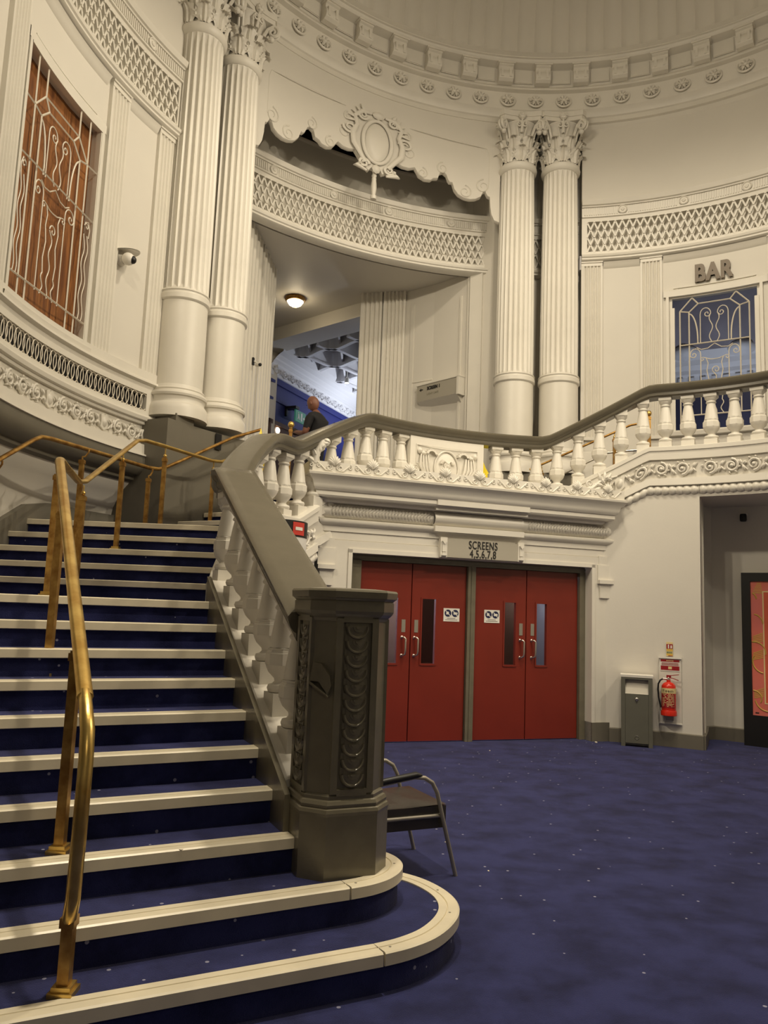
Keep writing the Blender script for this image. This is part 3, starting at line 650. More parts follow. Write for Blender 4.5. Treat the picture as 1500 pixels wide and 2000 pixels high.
# ------------------------------------------------------------------ paired fluted columns
def column_parts():
    d = {}
    b = MB(); b.lathe([(.405, 3.88), (.405, 3.98), (.395, 4.03), (.375, 4.06), (.365, 4.065), (.355, 4.10), (.365, 4.14), (.385, 4.15), (.392, 4.175), (.385, 4.20), (.355, 4.205), (.35, 4.225), (.358, 4.24), (.35, 4.255), (.33, 4.26), (.32, 4.30)], 40); d['base'] = b.mesh('base', MT['trim'], 30)
    b = MB(); b.lathe([(.320, 4.28), (.322, 4.8), (.318, 5.42)], 40); d['drum'] = b.mesh('drum', MT['trim'], 60)
    b = MB(); b.lathe([(.318, 5.40), (.335, 5.41), (.345, 5.425), (.345, 5.485), (.335, 5.50), (.333, 5.515), (.345, 5.53), (.333, 5.55), (.315, 5.555), (.312, 5.57)], 40); d['collar'] = b.mesh('collar', MT['trim'], 30)
    NF = 24; rows = [(5.56, .314), (5.62, .315), (6.2, .315), (7.2, .310), (8.2, .300), (9.0, .288), (9.12, .287), (9.16, .292)]
    def fn(i, j):
        k = i % 6; z, r = rows[j]; dp = .033 if 0 < j < len(rows) - 2 else (.0 if j != len(rows) - 2 else .004)
        if j == 1: dp = .033
        q = r if k == 0 else r - dp * sin(pi * k / 6) ** .7
        a = 2 * pi * (i - (0 if k else 0)) / (NF * 6); return (q * cos(a), q * sin(a), z)
    b = MB(); b.grid(fn, NF * 6, len(rows), cu=True); d['fluted_shaft'] = b.mesh('fluted_shaft', MT['trim'], 28)
    b = MB(); b.lathe([(.287, 9.13), (.30, 9.14), (.325, 9.17), (.335, 9.21), (.325, 9.25), (.295, 9.27), (.27, 9.275)], 40); d['necking'] = b.mesh('necking', MT['trim'], 40)
    b = MB(); b.lathe([(.265, 9.27), (.26, 9.5), (.265, 9.75), (.30, 9.92), (.345, 9.97), (.345, 9.985)], 32); d['capital'] = b.mesh('capital', MT['trim'], 40)
    b = MB(); pl = []
    for q in range(4):
        a = pi / 4 + q * pi / 2; c = Vector((cos(a), sin(a))); t = Vector((-sin(a), cos(a))); e = c * .475
        pl += [e - t * .045, e + t * .045]
        n2 = a + pi / 4
        pl += [Vector((.335 * cos(n2) - .17 * -sin(n2) * s, .335 * sin(n2) - .17 * cos(n2) * s)) for s in (1,)] + [Vector((.315 * cos(n2), .315 * sin(n2)))] + [Vector((.335 * cos(n2) + .17 * -sin(n2), .335 * sin(n2) + .17 * cos(n2)))]
    b.prism(pl, 9.99, 10.06); b.prism([p * 1.05 for p in pl], 10.06, 10.15); d['abacus'] = b.mesh('abacus', MT['trim'])
    def acanthus(z0, h, r, wd, curl):
        mb = MB(); NU, NV = 9, 13
        def g(i, j):
            u = (i / (NU - 1) - .5) * 2; v = j / (NV - 1)
            w = wd * (.75 + .5 * sin(pi * min(1, v * 1.1)) - .75 * max(0, v - .7)) * (1 + .30 * cos(v * 4 * 2 * pi) * (abs(u) > .8))
            out = .018 + .03 * v + curl * max(0, v - .55) ** 1.6 * 4.2; z = z0 + h * (v if v < .86 else .86 + (v - .86) * -.9)
            ridge = .022 * (1 - abs(u)) + .013 * cos(u * 11) - .016 * abs(sin(v * 4 * pi)) * abs(u)
            return ((r + out + ridge), u * w * .5, z)
        mb.grid(g, NU, NV); return mb.mesh('leaf', MT['trim'], 60)
    d['leaf_low'] = acanthus(9.275, .28, .268, .205, .09); d['leaf_high'] = acanthus(9.33, .44, .262, .20, .10)
    b = MB(); pts = [(.27, 0, 9.62), (.31, 0, 9.80), (.37, 0, 9.92), (.44, 0, 9.965)]
    for k in range(22):
        f = k / 21; a = pi / 2 - 2 * pi * 1.5 * f; r = .075 * (1 - f) + .012; pts.append((.455 + r * cos(a), 0, 9.895 + r * sin(a)))
    for s in (-.028, .028): b.tube([(p[0], s + (0 if i < 3 else 0), p[2]) for i, p in enumerate(pts)], [.02 + .004 * i for i in range(4)] + [.03 - .016 * k / 21 for k in range(22)], 6)
    blob(b, .43, 0, 9.80, .05, .045, .05, 8, 5)
    d['volute'] = b.mesh('volute', MT['trim'], 50)
    b = MB()
    for s in (-1, 1):
        pts = [(.275, s * .03, 9.62), (.30, s * .06, 9.78), (.335, s * .09, 9.90)]
        for k in range(14):
            f = k / 13; a = pi / 2 + s * 0 + 2 * pi * 1.2 * f * s; r = .045 * (1 - f) + .008
            pts.append((.35, s * .055 + r * cos(a), 9.905 + r * sin(a)))
        b.tube(pts, [.014] * 3 + [.016 - .008 * k / 13 for k in range(14)], 5)
    blob(b, .355, 0, 10.06, .05, .065, .07, 10, 6); blob(b, .40, 0, 10.06, .02, .025, .025)
    for q in range(6): blob(b, .385, .045 * cos(q * pi / 3), 10.06 + .045 * sin(q * pi / 3), .018, .022, .022, 6, 4)
    b.tube([(.31, 0, 9.78), (.345, 0, 9.9), (.35, 0, 10.02)], [.03, .022, .018], 6)
    d['fleuron'] = b.mesh('fleuron', MT['trim'], 50)
    return d
CP = column_parts()
def column(th, label):
    p = P(th, 5.72, 3.88); t = thing('column', label, 'column', tuple(p), 'paired fluted Corinthian columns')
    base = Matrix.Translation((p.x, p.y, 0)) @ Matrix.Rotation(rad(th), 4, 'Z')
    for k in ('base', 'drum', 'collar', 'fluted_shaft', 'necking'): link(k, CP[k], t, base)
    c = link('capital', CP['capital'], t, base); link('abacus', CP['abacus'], c, base)
    for q in range(8):
        link('leaf', CP['leaf_low'], c, base @ Matrix.Rotation(rad(45 * q), 4, 'Z')); link('leaf', CP['leaf_high'], c, base @ Matrix.Rotation(rad(45 * q + 22.5), 4, 'Z'))
    for q in range(4):
        link('volute', CP['volute'], c, base @ Matrix.Rotation(rad(45 + 90 * q), 4, 'Z')); link('fleuron', CP['fleuron'], c, base @ Matrix.Rotation(rad(90 * q), 4, 'Z'))
column(150.3, 'cream fluted column against the left lattice wall, outer one of the left pair')
column(143.2, 'cream fluted column right of its twin, beside the vestibule opening on the left')
column(91.45, 'cream fluted column of the right pair, next to the SCREEN 1 sign')
column(84.0, 'cream fluted column of the right pair, next to the BAR wall')

# ------------------------------------------------------------------ stairs
PH1 = rad(27.54); U1 = Vector((-sin(PH1), cos(PH1))); W1 = Vector((cos(PH1), sin(PH1)))
D2, T1, Y11, T2 = 3.362, .294, 6.977, .281
K1 = Vector((-1.19, 6.0)); H1 = Vector((-.4243, .9055))
C2 = Vector((CX, CY))
def d_of(n): return D2 + T1 * (n - 2)
def lineseg(d, right_off=.15, R=6.17):
    s0 = C2.dot(W1) - sqrt(R * R - (C2.dot(U1) - d) ** 2)
    A = U1 * d + W1 * s0
    # right end: intersection with the stair side of the balustrade line
    nl = Vector((-H1.y, H1.x)); base = K1 + nl * right_off
    # point q = U1*d + W1*s ; (q-base).nl = 0
    s = (base - U1 * d).dot(nl) / W1.dot(nl)
    return A, U1 * d + W1 * s
stair = thing('staircase', 'navy carpeted staircase with cream nosings curving up to the left', 'staircase', (-1.3, 4.6, 0))
NOSE = [(-.078, 0), (-.078, .007), (-.040, .007), (-.038, .001), (-.034, .001), (-.032, .007), (.016, .008), (.024, .002), (.024, -.046), (.012, -.05), (.010, 0)]
def step(poly, z0, z1, nose, cut=0):
    b = MB(); b.prism([tuple(p) for p in poly], z0, z1); st = obj('step', b, MT['carpet'], stair)
    for part in ([nose] if not cut else [nose[:cut + 1], nose[cut:]]):
        pp = [Vector((p[0], p[1], z1)) for p in part]
        if cut and part[0] == nose[cut]: pp[0] = pp[0] + (pp[1] - pp[0]).normalized() * .008
        q = MB(); q.sweep(NOSE, pp); obj('nosing', q, MT['nosing'], st, 30)
    if cut:
        for k in (cut + 2, cut + 16, cut + 26):
            a = Vector(nose[k]); d = Vector(nose[k + 1]) - a; d.normalize(); a = a + Vector((-d.y, d.x)) * .02
            q = MB(); q.lathe([(.006, z1 + .006), (.006, z1 + .0088), (0, z1 + .009)], 8, a.x, a.y); obj('screw', q, MT['steel'], st)
A, B = lineseg(3.08); c1 = [(.06, 3.455), (.17, 3.525), (.28, 3.63), (.36, 3.76), (.41, 3.90), (.42, 4.03), (.395, 4.15), (.34, 4.26), (.26, 4.36), (.15, 4.44), (.0, 4.51), (-.15, 4.55)]
def soft(pts, k=4):
    out = []; n = len(pts)
    for i in range(n - 1):
        a, b_, c, d = (Vector(pts[max(0, min(n - 1, i + o))]) for o in (-1, 0, 1, 2))
        for t in range(k):
            u = t / k; out.append(tuple(.5 * ((2 * b_) + (c - a) * u + (2 * a - 5 * b_ + 4 * c - d) * u * u + (3 * b_ - a - 3 * c + d) * u ** 3)))
    return out + [tuple(pts[-1])]
c1 = soft(c1)
n1 = [tuple(A)] + [tuple(A + (Vector(c1[0]) - A) * .5)] + c1
inner = tuple(A + U1 * .4)
step(n1 + [(-.45, 4.45), inner], 0, RS, n1, 2)
A, B = lineseg(D2); c2 = [(-.10, 3.735), (.0, 3.80), (.075, 3.88), (.125, 3.98), (.14, 4.08), (.12, 4.17), (.06, 4.25), (-.04, 4.31), (-.16, 4.34)]
c2 = soft(c2)
n2 = [tuple(A)] + [tuple(A + (Vector(c2[0]) - A) * .5)] + c2
step(n2 + [(-.5, 4.4), tuple(A + U1 * .4)], RS - .001, 2 * RS, n2, 2)
for n in range(3, 10):
    A, B = lineseg(d_of(n)); A2, B2 = lineseg(d_of(n + 1) + .02)
    step([A, B, B2, A2], (n - 1) * RS - .001, n * RS, [tuple(A), tuple(B)])
def xl(y, R=6.17): return CX - sqrt(R * R - (y - CY) ** 2)
def xr(y): return CX - sqrt((R1 + .03) ** 2 - (y - CY) ** 2)
A, B = lineseg(d_of(10)); Pm = Vector((-1.43, 6.42))
step([A, B, Pm, (xr(6.9), 6.9), (xr(Y11), Y11 + .02), (xl(Y11), Y11 + .02), (xl(6.3), 6.3)], 9 * RS - .001, 10 * RS, [tuple(A), tuple(B)])
for n in range(11, 15):
    y = Y11 + T2 * (n - 11); y2 = y + T2 + .02
    step([(xl(y), y), (xr(y), y), (xr(y2), y2), (xl(y2), y2)], (n - 1) * RS - .001, n * RS, [(xl(y), y), (xr(y), y)])
y = Y11 + 4 * T2; TH2 = 151.8
land = [(xl(y), y), (xr(y), y)] + [tuple(P(t, R1 + .06, 0).xy) for t in arcs(158, TH2 - .3, 2)] + [tuple(P(t, 6.17, 0).xy) for t in arcs(TH2 - .3, 166, 2)]
step(land, 14 * RS - .001, L1, [(xl(y), y), (xr(y), y)])
for k in range(4):
    t0 = TH2 - 4.7 * k; t1 = t0 - 4.7 - .3 if k < 3 else 132.8
    step([P(t0, R1 + .14, 0).xy, P(t0, 5.38, 0).xy, P(t1, 5.38, 0).xy, P(t1, R1 + .14, 0).xy], L1 + RS * k - .001, L1 + RS * (k + 1), [tuple(P(t0, 5.38, 0).xy), tuple(P(t0, R1 + .14, 0).xy)])
# dark stringer board along the lower flight and sloping skirting on the left wall
nl = Vector((-H1.y, H1.x))
def noseline(d): return .32 + RS / T1 * (d - D2)
b = MB(); pp = []
for d in (3.72, 5.80):
    q = K1 + H1 * (d - 5.870) + nl * .15; pp.append((q.x, q.y, noseline(d)))
e = (nl.x * .03, nl.y * .03)
vs = [];
for (x, yy, z) in pp: vs += [(x, yy, z - .30), (x, yy, z + .15), (x + e[0], yy + e[1], z + .15), (x + e[0], yy + e[1], z - .30)]
b.add(vs, [(0, 1, 5, 4), (1, 2, 6, 5), (2, 3, 7, 6), (3, 0, 4, 7), (0, 3, 2, 1), (4, 5, 6, 7)]); obj('stringer', b, MT['newel'], stair)
b = MB(); ys = [4.2, 5.2, 6.2, 6.6, 6.9, 7.2, 7.6, 8.05, 8.4, 9.0, 9.6, 10.0]; zs = []
for yy in ys: zs.append(1.80 if yy <= 6.9 else min(2.62, 1.80 + .57 * (yy - 6.9) + .1))
b.grid(lambda i, j: (xl(ys[i], 6.16) + (.02 if j < 2 else -.05), ys[i], (0, zs[i], zs[i])[j]), len(ys), 3); obj('skirting', b, MT['grey'], stair)

# ------------------------------------------------------------------ balustrades
BH = .70
def baluster_mesh(ext_lo, ext_hi):
    mb = MB(); q = .082
    mb.box(-q, q, -q, q, -ext_lo, .09)
    mb.lathe([(.07, .088), (.083, .095), (.09, .115), (.083, .135), (.06, .14), (.047, .155), (.05, .17), (.085, .205), (.10, .235), (.104, .25)], 16, capb=False, capt=False)
    mb.lathe([(.104, .25), (.108, .25), (.108, .315), (.10, .32), (.098, .33), (.092, .333), (.094, .345), (.088, .35)], 8, a0=pi / 8, a1=pi / 8 + 2 * pi, capb=False, capt=False)
    mb.lathe([(.088, .35), (.078, .42), (.062, .52), (.052, .565), (.062, .572), (.066, .582), (.06, .592), (.055, .60), (.078, .63), (.082, .64)], 16, capb=False, capt=False)
    prof = [(-.082, 0), (-.082, .045), (-.06, .06)]
    mb.add([(-.055, -.055, .625), (.055, -.055, .625), (.055, .055, .625), (-.055, .055, .625), (-q, -q, .655), (q, -q, .655), (q, q, .655), (-q, q, .655), (-q, -q, BH + ext_hi), (q, -q, BH + ext_hi), (q, q, BH + ext_hi), (-q, q, BH + ext_hi)],
           [(3, 2, 1, 0), (0, 1, 5, 4), (1, 2, 6, 5), (2, 3, 7, 6), (3, 0, 4, 7), (4, 5, 9, 8), (5, 6, 10, 9), (6, 7, 11, 10), (7, 4, 8, 11), (8, 9, 10, 11)])
    return mb.mesh('baluster', MT['trim'], 35)
BAL0, BAL1 = baluster_mesh(0, .02), baluster_mesh(.14, .10)
RAIL = [(-.10, -.17), (-.118, -.15), (-.118, -.115), (-.135, -.105), (-.15, -.085), (-.165, -.055), (-.168, -.025), (-.15, -.005), (-.10, .0), (.10, .0), (.15, -.005), (.168, -.025), (.165, -.055), (.15, -.085), (.135, -.105), (.118, -.115), (.118, -.15), (.10, -.17)]
def RB(t): return R1 - .135 * min(1., max(0., (t - 161) / 19)) ** 1.2
def rail_z(th):
    if th > 180.2: return 2.67
    if th > 159.3: return 2.67 + (180.2 - th) / (180.2 - 159.3) * .78
    if th > 152.0: return 3.45
    if th > 133.0: return 3.45 + (152.0 - th) / 19.0 * .61
    if th > 90.5: return 4.06
    if th > 69.0: return 4.06 + (90.5 - th) / 21.5 * .72
    return 4.78
def base_z(th):
    if th > 180.2: return 1.6 + .17
    if th > 159.3: return 1.77 + (180.2 - th) / 20.9 * .79
    if th > 152.0: return 2.56
    if th > 133.0: return 2.56 + (152.0 - th) / 19.0 * .64
    if th > 90.5: return 3.20
    if th > 69.0: return 3.20 + (90.5 - th) / 21.5 * .70
    return 3.90
def rail_path(th0, th1, extra=()):
    ths = arcs(th0, th1, 1.6); out = []
    for t in ths:      # ease the slope changes a little
        z = sum(rail_z(t + dd) for dd in (-1.2, -.6, 0, .6, 1.2)) / 5; q = P(t, RB(t), 0); out.append((q.x, q.y, z))
    return list(extra) + out
# lower flight
lb = thing('stair_balustrade', 'lower stair balustrade with wide grey handrail, between newel post and first turn', 'balustrade', (-.7, 5.0, 0))
S0 = K1 + H1 * (-2.02)
rz = lambda d: 2.67 + RS / T1 * (d - 5.87)
path = [(S0.x, S0.y, rz(5.87 - 2.02)), (K1.x - H1.x * .12, K1.y - H1.y * .12, rz(5.75)), (K1.x - H1.x * .03, K1.y - H1.y * .03, 2.655), (K1.x + H1.x * .1, K1.y + H1.y * .1, 2.67)]
b = MB(); b.sweep(RAIL, path); obj('handrail', b, MT['rail'], lb, 40)
b = MB(); b.sweep([(-.145, -2.2), (-.145, .0), (-.12, .015), (.12, .015), (.145, .0), (.145, -2.2)], [(S0.x, S0.y, noseline(3.85) + .11), (K1.x, K1.y, noseline(5.80) + .11)])
b.v = [(x, y, max(z, 0.0)) for x, y, z in b.v]; obj('plinth', b, MT['trim'], lb)
rot1 = Matrix.Rotation(PH1, 4, 'Z')
for n in range(4, 10):
    d = d_of(n) + .16; q = K1 + H1 * (d - 5.87); z0 = noseline(d) + .11; sc = (rz(d) - .165 - z0) / BH
    link('baluster', BAL1, lb, Matrix.Translation((q.x, q.y, z0)) @ rot1 @ Matrix.Diagonal((1, 1, sc, 1)))
# landings, second flight and gallery
gb = thing('gallery_balustrade', 'balustrade winding over the landings and along the gallery above the red doors', 'balustrade', tuple(P(125, R1, 2.4)))
ext = [(K1.x + H1.x * .1, K1.y + H1.y * .1, 2.67), (-1.30, 6.42, 2.67), (-1.345, 6.64, 2.68)]
b = MB(); b.sweep(RAIL, rail_path(180.5, 89.8, ext)); obj('handrail', b, MT['rail'], gb, 40)
def stringer(parent, th0, th1, zb, frieze=True, thin=False):
    ths = arcs(th0, th1, 1.2); Ri, Ro = (R1 - .15 if not thin else R1 - .05), R1 + .15
    b = MB()
    prof = [(Ro, None), (Ro, 0), (R1 + .12, .015), (Ri + .02, .015), (Ri - .015, 0), (Ri - .015, -.05), (Ri, -.06), (Ri, -.17), (Ri + .035, -.175), (Ri + .035, -.42), (Ri - .01, -.425), (Ri - .02, -.52), (Ri + .02, -.53)]
    def fn(i, j):
        z = base_z(ths[i]); r, o = prof[j]; r -= R1 - RB(ths[i]); bz = zb(ths[i]) if callable(zb) else zb
        return P(ths[i], r, max(bz, z + o) if o is not None else bz)
    b.grid(fn, len(ths), len(prof)); obj('plinth', b, MT['trim'], parent, 30)
    bw = MB(); bw.grid(lambda i, j: P(ths[i], Ri + .03 - R1 + RB(ths[i]), (zb(ths[i]) if callable(zb) else zb, max((zb(ths[i]) if callable(zb) else zb), base_z(ths[i]) - .5))[j]), len(ths), 2); obj('spandrel', bw, MT['wall'], parent, 50)
    if frieze:
        L = rad(abs(th0 - th1)) * Ri; sg = -1 if th1 < th0 else 1; fr = MB(); rinceau(fr, L - .05, .235, 1, 4 if th0 < 100 else None)
        fr.xf(lambda u, v, w: P(th0 + sg * deg(u / Ri), Ri - R1 + RB(th0 + sg * deg(u / Ri)) + .035 - w * 1.1, base_z(th0 + sg * deg(u / Ri)) - .415 + v)); obj('scroll_frieze', fr, MT['trim'], parent, 50)
        ro = MB(); N = int(L / .018)
        def rf(i, j):
            t = th0 + (th1 - th0) * i / N; a = 2 * pi * j / 8; bulge = .052 + .018 * abs(sin(pi * i / 5.0)); return P(t, Ri - R1 + RB(t) + .045 + bulge * cos(a), base_z(t) - .585 + bulge * sin(a))
        ro.grid(rf, N + 1, 8, cv=True); obj('rope_moulding', ro, MT['trim'], parent, 60)
stringer(gb, 181, 146.2, 0.0)
stringer(gb, 146.2, 118.5, 2.3, False, True)
stringer(gb, 118.5, 89.5, 2.3, False)
b = MB(); b.sweep([(-.145, -1.8), (-.145, 0), (.145, 0), (.145, -1.8)], [(K1.x, K1.y, 1.77), (-1.30, 6.42, 1.77), tuple(P(181, RB(181), 1.77))]); obj('plinth', b, MT['trim'], gb)
k = -6; ths = []
t = 70.1 + 4.42 * 5
while t < 181: ths.append(t); t += 4.42
for t in ths:
    if 103.6 < t < 122.6: continue
    z0 = base_z(t); sc = (rail_z(t) - .165 - z0) / BH; sl = abs(rail_z(t + 1) - rail_z(t - 1)) > .02
    link('baluster', BAL1 if sl else BAL0, gb, Matrix.Translation(P(t, RB(t), z0)) @ Matrix.Rotation(rad(t), 4, 'Z') @ Matrix.Diagonal((1, 1, sc, 1)))
q = (-1.27, 6.26); link('baluster', BAL1, gb, Matrix.Translation((q[0], q[1], 1.77)) @ rot1 @ Matrix.Diagonal((1, 1, (2.50 - 1.77) / BH, 1)))
# carved panel in the gallery balustrade
b = MB(); ringstrip(b, [(R1 - .10, 3.20), (R1 - .10, 3.90), (R1 + .10, 3.90), (R1 + .10, 3.20)], 121.8, 104.4, 1, True); pn = obj('carved_panel', b, MT['trim'], gb)
b = MB(); Lp = rad(17.4) * R1; fp = lambda u, v, w: P(113.1 - deg(u / R1), R1 - .10 - w, 3.20 + v)
b.box(-.48, .48, .575, .585, 0, .012); b.box(-.48, -.47, .06, .585, 0, .012); b.box(.47, .48, .06, .585, 0, .012)
b.tube([(.185 * cos(2 * pi * k / 36), .30 + .235 * sin(2 * pi * k / 36), .015) for k in range(37)], .014, 6, False)
def ovf(i, j):
    a = 2 * pi * i / 28; r = j / 4; return (.172 * r * cos(a), .30 + .222 * r * sin(a), .004 + .022 * (1 - r * r))
b.grid(ovf, 28, 5, cu=True)
blob(b, 0, .34, .03, .055, .07, .03, 10, 6); blob(b, 0, .325, .06, .014, .03, .012)
for s in (-1, 1):
    b.tube([(s * .07, .41, .03), (s * .03, .385, .05), (s * .008, .36, .055)], .011, 5); blob(b, s * .028, .35, .052, .012, .008, .008)
    b.tube([(0, .29, .055), (s * .03, .275, .05), (s * .05, .285, .04)], .009, 5); b.tube([(s * .02, .25, .04), (s * .05, .21, .03), (s * .02, .18, .02)], .012, 5)
    for q in range(5): leaf(b, s * .06, .36, pi / 2 - s * (.1 + .35 * q), .06, .010, .03)
    # flared cap, streamers, fan
    def cap(i, j, s=s):
        a = pi * i / 10; r = (.10, .085, .05)[j]; return (s * .25 + r * cos(a), .47 + r * .75 * sin(a), (.005, .05, .05)[j])
    b.grid(cap, 11, 3)
    for q in range(9): a = pi * q / 8; b.tube([(s * .25 + .088 * cos(a), .47 + .066 * sin(a), .05), (s * .25 + .102 * cos(a), .47 + .077 * sin(a), .02)], .006, 4)
    blob(b, s * .37, .47, .02, .045, .03, .03); blob(b, s * .43, .50, .02, .04, .045, .03)
    for q in range(4): b.tube([(s * (.30 + .035 * q), .46, .02), (s * (.28 + .05 * q), .30, .035), (s * (.22 + .05 * q), .12 + .03 * q, .02)], [.012, .024, .012], 6)
    b.tube([(s * .42, .34, .02), (s * .30, .12, .03)], .014, 6); b.tube([(s * .24, .08, .02), (s * .44, .16, .03)], .012, 6)
    for q in range(7): a = rad(-50 + 40 * q / 1.5) if s > 0 else rad(230 - 40 * q / 1.5); b.tube([(s * .42, .26, .012), (s * .42 + .085 * cos(a), .26 + .085 * sin(a), .026)], [.006, .016], 5)
b.xf(fp); obj('relief', b, MT['trim'], pn, 50)
# right flight and balcony
rb = thing('balcony_balustrade', 'balustrade rising to the right and running level in front of the BAR window', 'balustrade', tuple(P(60, R1, 3.3)))
b = MB(); b.sweep(RAIL, rail_path(89.8, 30)); obj('handrail', b, MT['rail'], rb, 40)
stringer(rb, 89.5, 59.0, lambda t: 0.0 if t < 78.6 else 2.6); stringer(rb, 59.0, 28, lambda t: 3.30)
t = 70.1 + 4.42 * 4
while t > 30:
    z0 = base_z(t); sc = (rail_z(t) - .165 - z0) / BH; sl = 69 < t < 91
    link('baluster', BAL1 if sl else BAL0, rb, Matrix.Translation(P(t, R1, z0)) @ Matrix.Rotation(rad(t), 4, 'Z') @ Matrix.Diagonal((1, 1, sc, 1))); t -= 4.42
# balcony floor, its soffit, the right flight's steps
b = MB(); b.prism([tuple(P(t, R1 - .05, 0).xy) for t in arcs(70, 20, 2)] + [tuple(P(t, R0 + .3, 0).xy) for t in arcs(20, 70, 2)], L3 - .2, L3); struct('floor', b, MT['carpet'])
b = MB(); b.prism([tuple(P(t, R1 - .12, 0).xy) for t in arcs(59.2, 15, 2)] + [tuple(P(t, 5.0, 0).xy) for t in arcs(15, 61, 2)], 3.22, 3.30); struct('ceiling', b, MT['wall'])
rs = thing('staircase', 'short upper flight rising right behind the balusters to the bar balcony', 'staircase', tuple(P(80, 4.7, L2)))
for k in range(5):
    t0 = 90.5 - 4.2 * k; t1 = t0 - 4.5
    b = MB(); b.prism([tuple(P(t, 5.38 if t > 80 else 5.7, 0).xy) for t in (t0, t1)] + [tuple(P(t, R1 + .15, 0).xy) for t in (t1, t0)], L2 + .136 * k - .001, L2 + .136 * (k + 1)); st = obj('step', b, MT['carpet'], rs)
    q = MB(); q.sweep(NOSE, [tuple(P(t0, 5.38, L2 + .136 * (k + 1))), tuple(P(t0, R1 + .15, L2 + .136 * (k + 1)))]); obj('nosing', q, MT['nosing'], st, 30)
b = MB(); ringstrip(b, [(R0 - .02, 3.0), (R0 - .02, 4.3), (R0 + .02, 4.32)], 80.2, 40, 2); ringstrip(b, [(R0 - .05, 4.26), (R0 - .07, 4.30), (R0 - .02, 4.34)], 72, 40, 2); obj('dado', b, MT['trim'], wr, 40)
# recess wall below the balcony
b = MB(); pts = [P(58.9, R1 - .12, 0), P(59.6, 4.2, 0), P(60.2, 4.62, 0)] + [P(t, 4.75, 0) for t in arcs(59.2, 12, 2)]
b.grid(lambda i, j: (pts[i].x, pts[i].y, (0, 3.3)[j]), len(pts), 2); struct('wall_recess', b, MT['wall'], 40)
# skirting boards
b = MB(); ringstrip(b, [(R1 - .12, 0), (R1 - .145, 0), (R1 - .145, .17), (R1 - .12, .18)], 77, 58.8, 1.5); struct('baseboard_right', b, MT['grey'], 30)
b = MB(); b.sweep([(0, 0), (.03, 0), (.03, .17), (0, .18)], [(p.x, p.y, 0) for p in pts]); b2 = struct('baseboard_recess', b, MT['grey'])
# ------------------------------------------------------------------ newel post
NW = Vector((-.19, 4.06, .32)); NZ = 1.02; nwl = thing('newel_post', 'olive-grey octagonal newel post with scale-carved panels at the foot of the stairs', 'newel post', tuple(NW))
def octo(h, c):   # square of half width h with chamfers c
    return [(h, -h + c), (h, h - c), (h - c, h), (-h + c, h), (-h, h - c), (-h, -h + c), (-h + c, -h), (h - c, -h)]
def octstack(prof, c0):
    mb = MB(); n = len(prof)
    mb.grid(lambda i, j: (*octo(prof[j][0], prof[j][0] * c0)[i], prof[j][1]), 8, n, cu=True)
    mb.f.append(tuple(i * n for i in range(8))[::-1]); mb.f.append(tuple(i * n + n - 1 for i in range(8))); return mb
NM = Matrix.Translation(NW) @ Matrix.Rotation(PH1 - rad(4), 4, 'Z') @ Matrix.Diagonal((1, 1, NZ, 1))
obj('base', octstack([(.232, 0), (.232, .285), (.225, .29)], .43), MT['newel'], nwl, 0, NM)
obj('base_moulding', octstack([(.232, .285), (.236, .30), (.232, .315), (.222, .32), (.226, .335), (.218, .35), (.208, .355), (.208, .37), (.198, .38)], .43), MT['newel'], nwl, 0, NM)
obj('shaft', octstack([(.196, .37), (.193, 1.225)], .43), MT['newel'], nwl, 0, NM)
obj('cap', octstack([(.197, 1.19), (.203, 1.205), (.222, 1.225), (.228, 1.24), (.228, 1.285), (.224, 1.29), (.234, 1.30), (.242, 1.305), (.244, 1.335), (.238, 1.345), (.17, 1.352)], .43), MT['newel'], nwl, 0, NM)
me_scale = None
b = MB()
def scf(i, j):
    a = pi + pi * i / 14; r = (.063, .058, .052, .046, .0)[j]; return (r * cos(a), r * sin(a) * 1.0, (.004, .017, .017, .008, .012)[j])
b.grid(scf, 15, 5)
b.add([(-.063, 0, .004), (.063, 0, .004), (.063, .03, .002), (-.063, .03, .002), (-.046, 0, .008), (.046, 0, .008), (.046, .03, .004), (-.046, .03, .004)], [(0, 1, 2, 3), (4, 5, 6, 7)])
for r, z in ((.026, .014), (.013, .019)): b.add([(r * cos(pi + pi * k / 10), r * sin(pi + pi * k / 10), z) for k in range(11)] + [(r * cos(pi + pi * k / 10), r * sin(pi + pi * k / 10), .006) for k in range(11)], [tuple(range(11))] + [(k, k + 1, k + 12, k + 11) for k in range(10)])
me_scale = b.mesh('scale', MT['newel'], 50)
for ang in (0, 90, 180, 270):
    FM = NM @ Matrix.Rotation(rad(ang), 4, 'Z') @ Matrix(((1, 0, 0, 0), (0, 0, -1, -.1955), (0, 1, 0, 0), (0, 0, 0, 1)))
    b = MB(); x0, z0, z1 = .078, .40, 1.185
    b.box(-.112, -x0, z0 - .02, z1 + .02, -.01, .016); b.box(x0, .112, z0 - .02, z1 + .02, -.01, .016); b.box(-x0, x0, z0 - .03, z0, -.01, .016); b.box(-x0, x0, z1, z1 + .03, -.01, .016)
    pn = obj('panel', b, MT['newel'], nwl, 0, FM)
    for k in range(11): link('scale', me_scale, pn, FM @ Matrix.Translation((0, 1.165 - .0695 * k, .002 + .0005 * k)))
# plaque scar cut into the chamfer
FM = NM @ Matrix.Rotation(rad(-45), 4, 'Z') @ Matrix(((1, 0, 0, 0), (0, 0, -1, -.222), (0, 1, 0, 0), (0, 0, 0, 1)))
b = MB(); b.slab([(-.06, .90), (-.045, .99), (.0, .985), (.045, .93), (.055, .88), (.04, .84), (-.01, .90)], -.02, .022); b.slab([(-.06, .90), (.04, .84), (.045, .83), (-.055, .885)], -.02, .03); obj('bracket', b, MT['newel'], nwl, 0, FM)

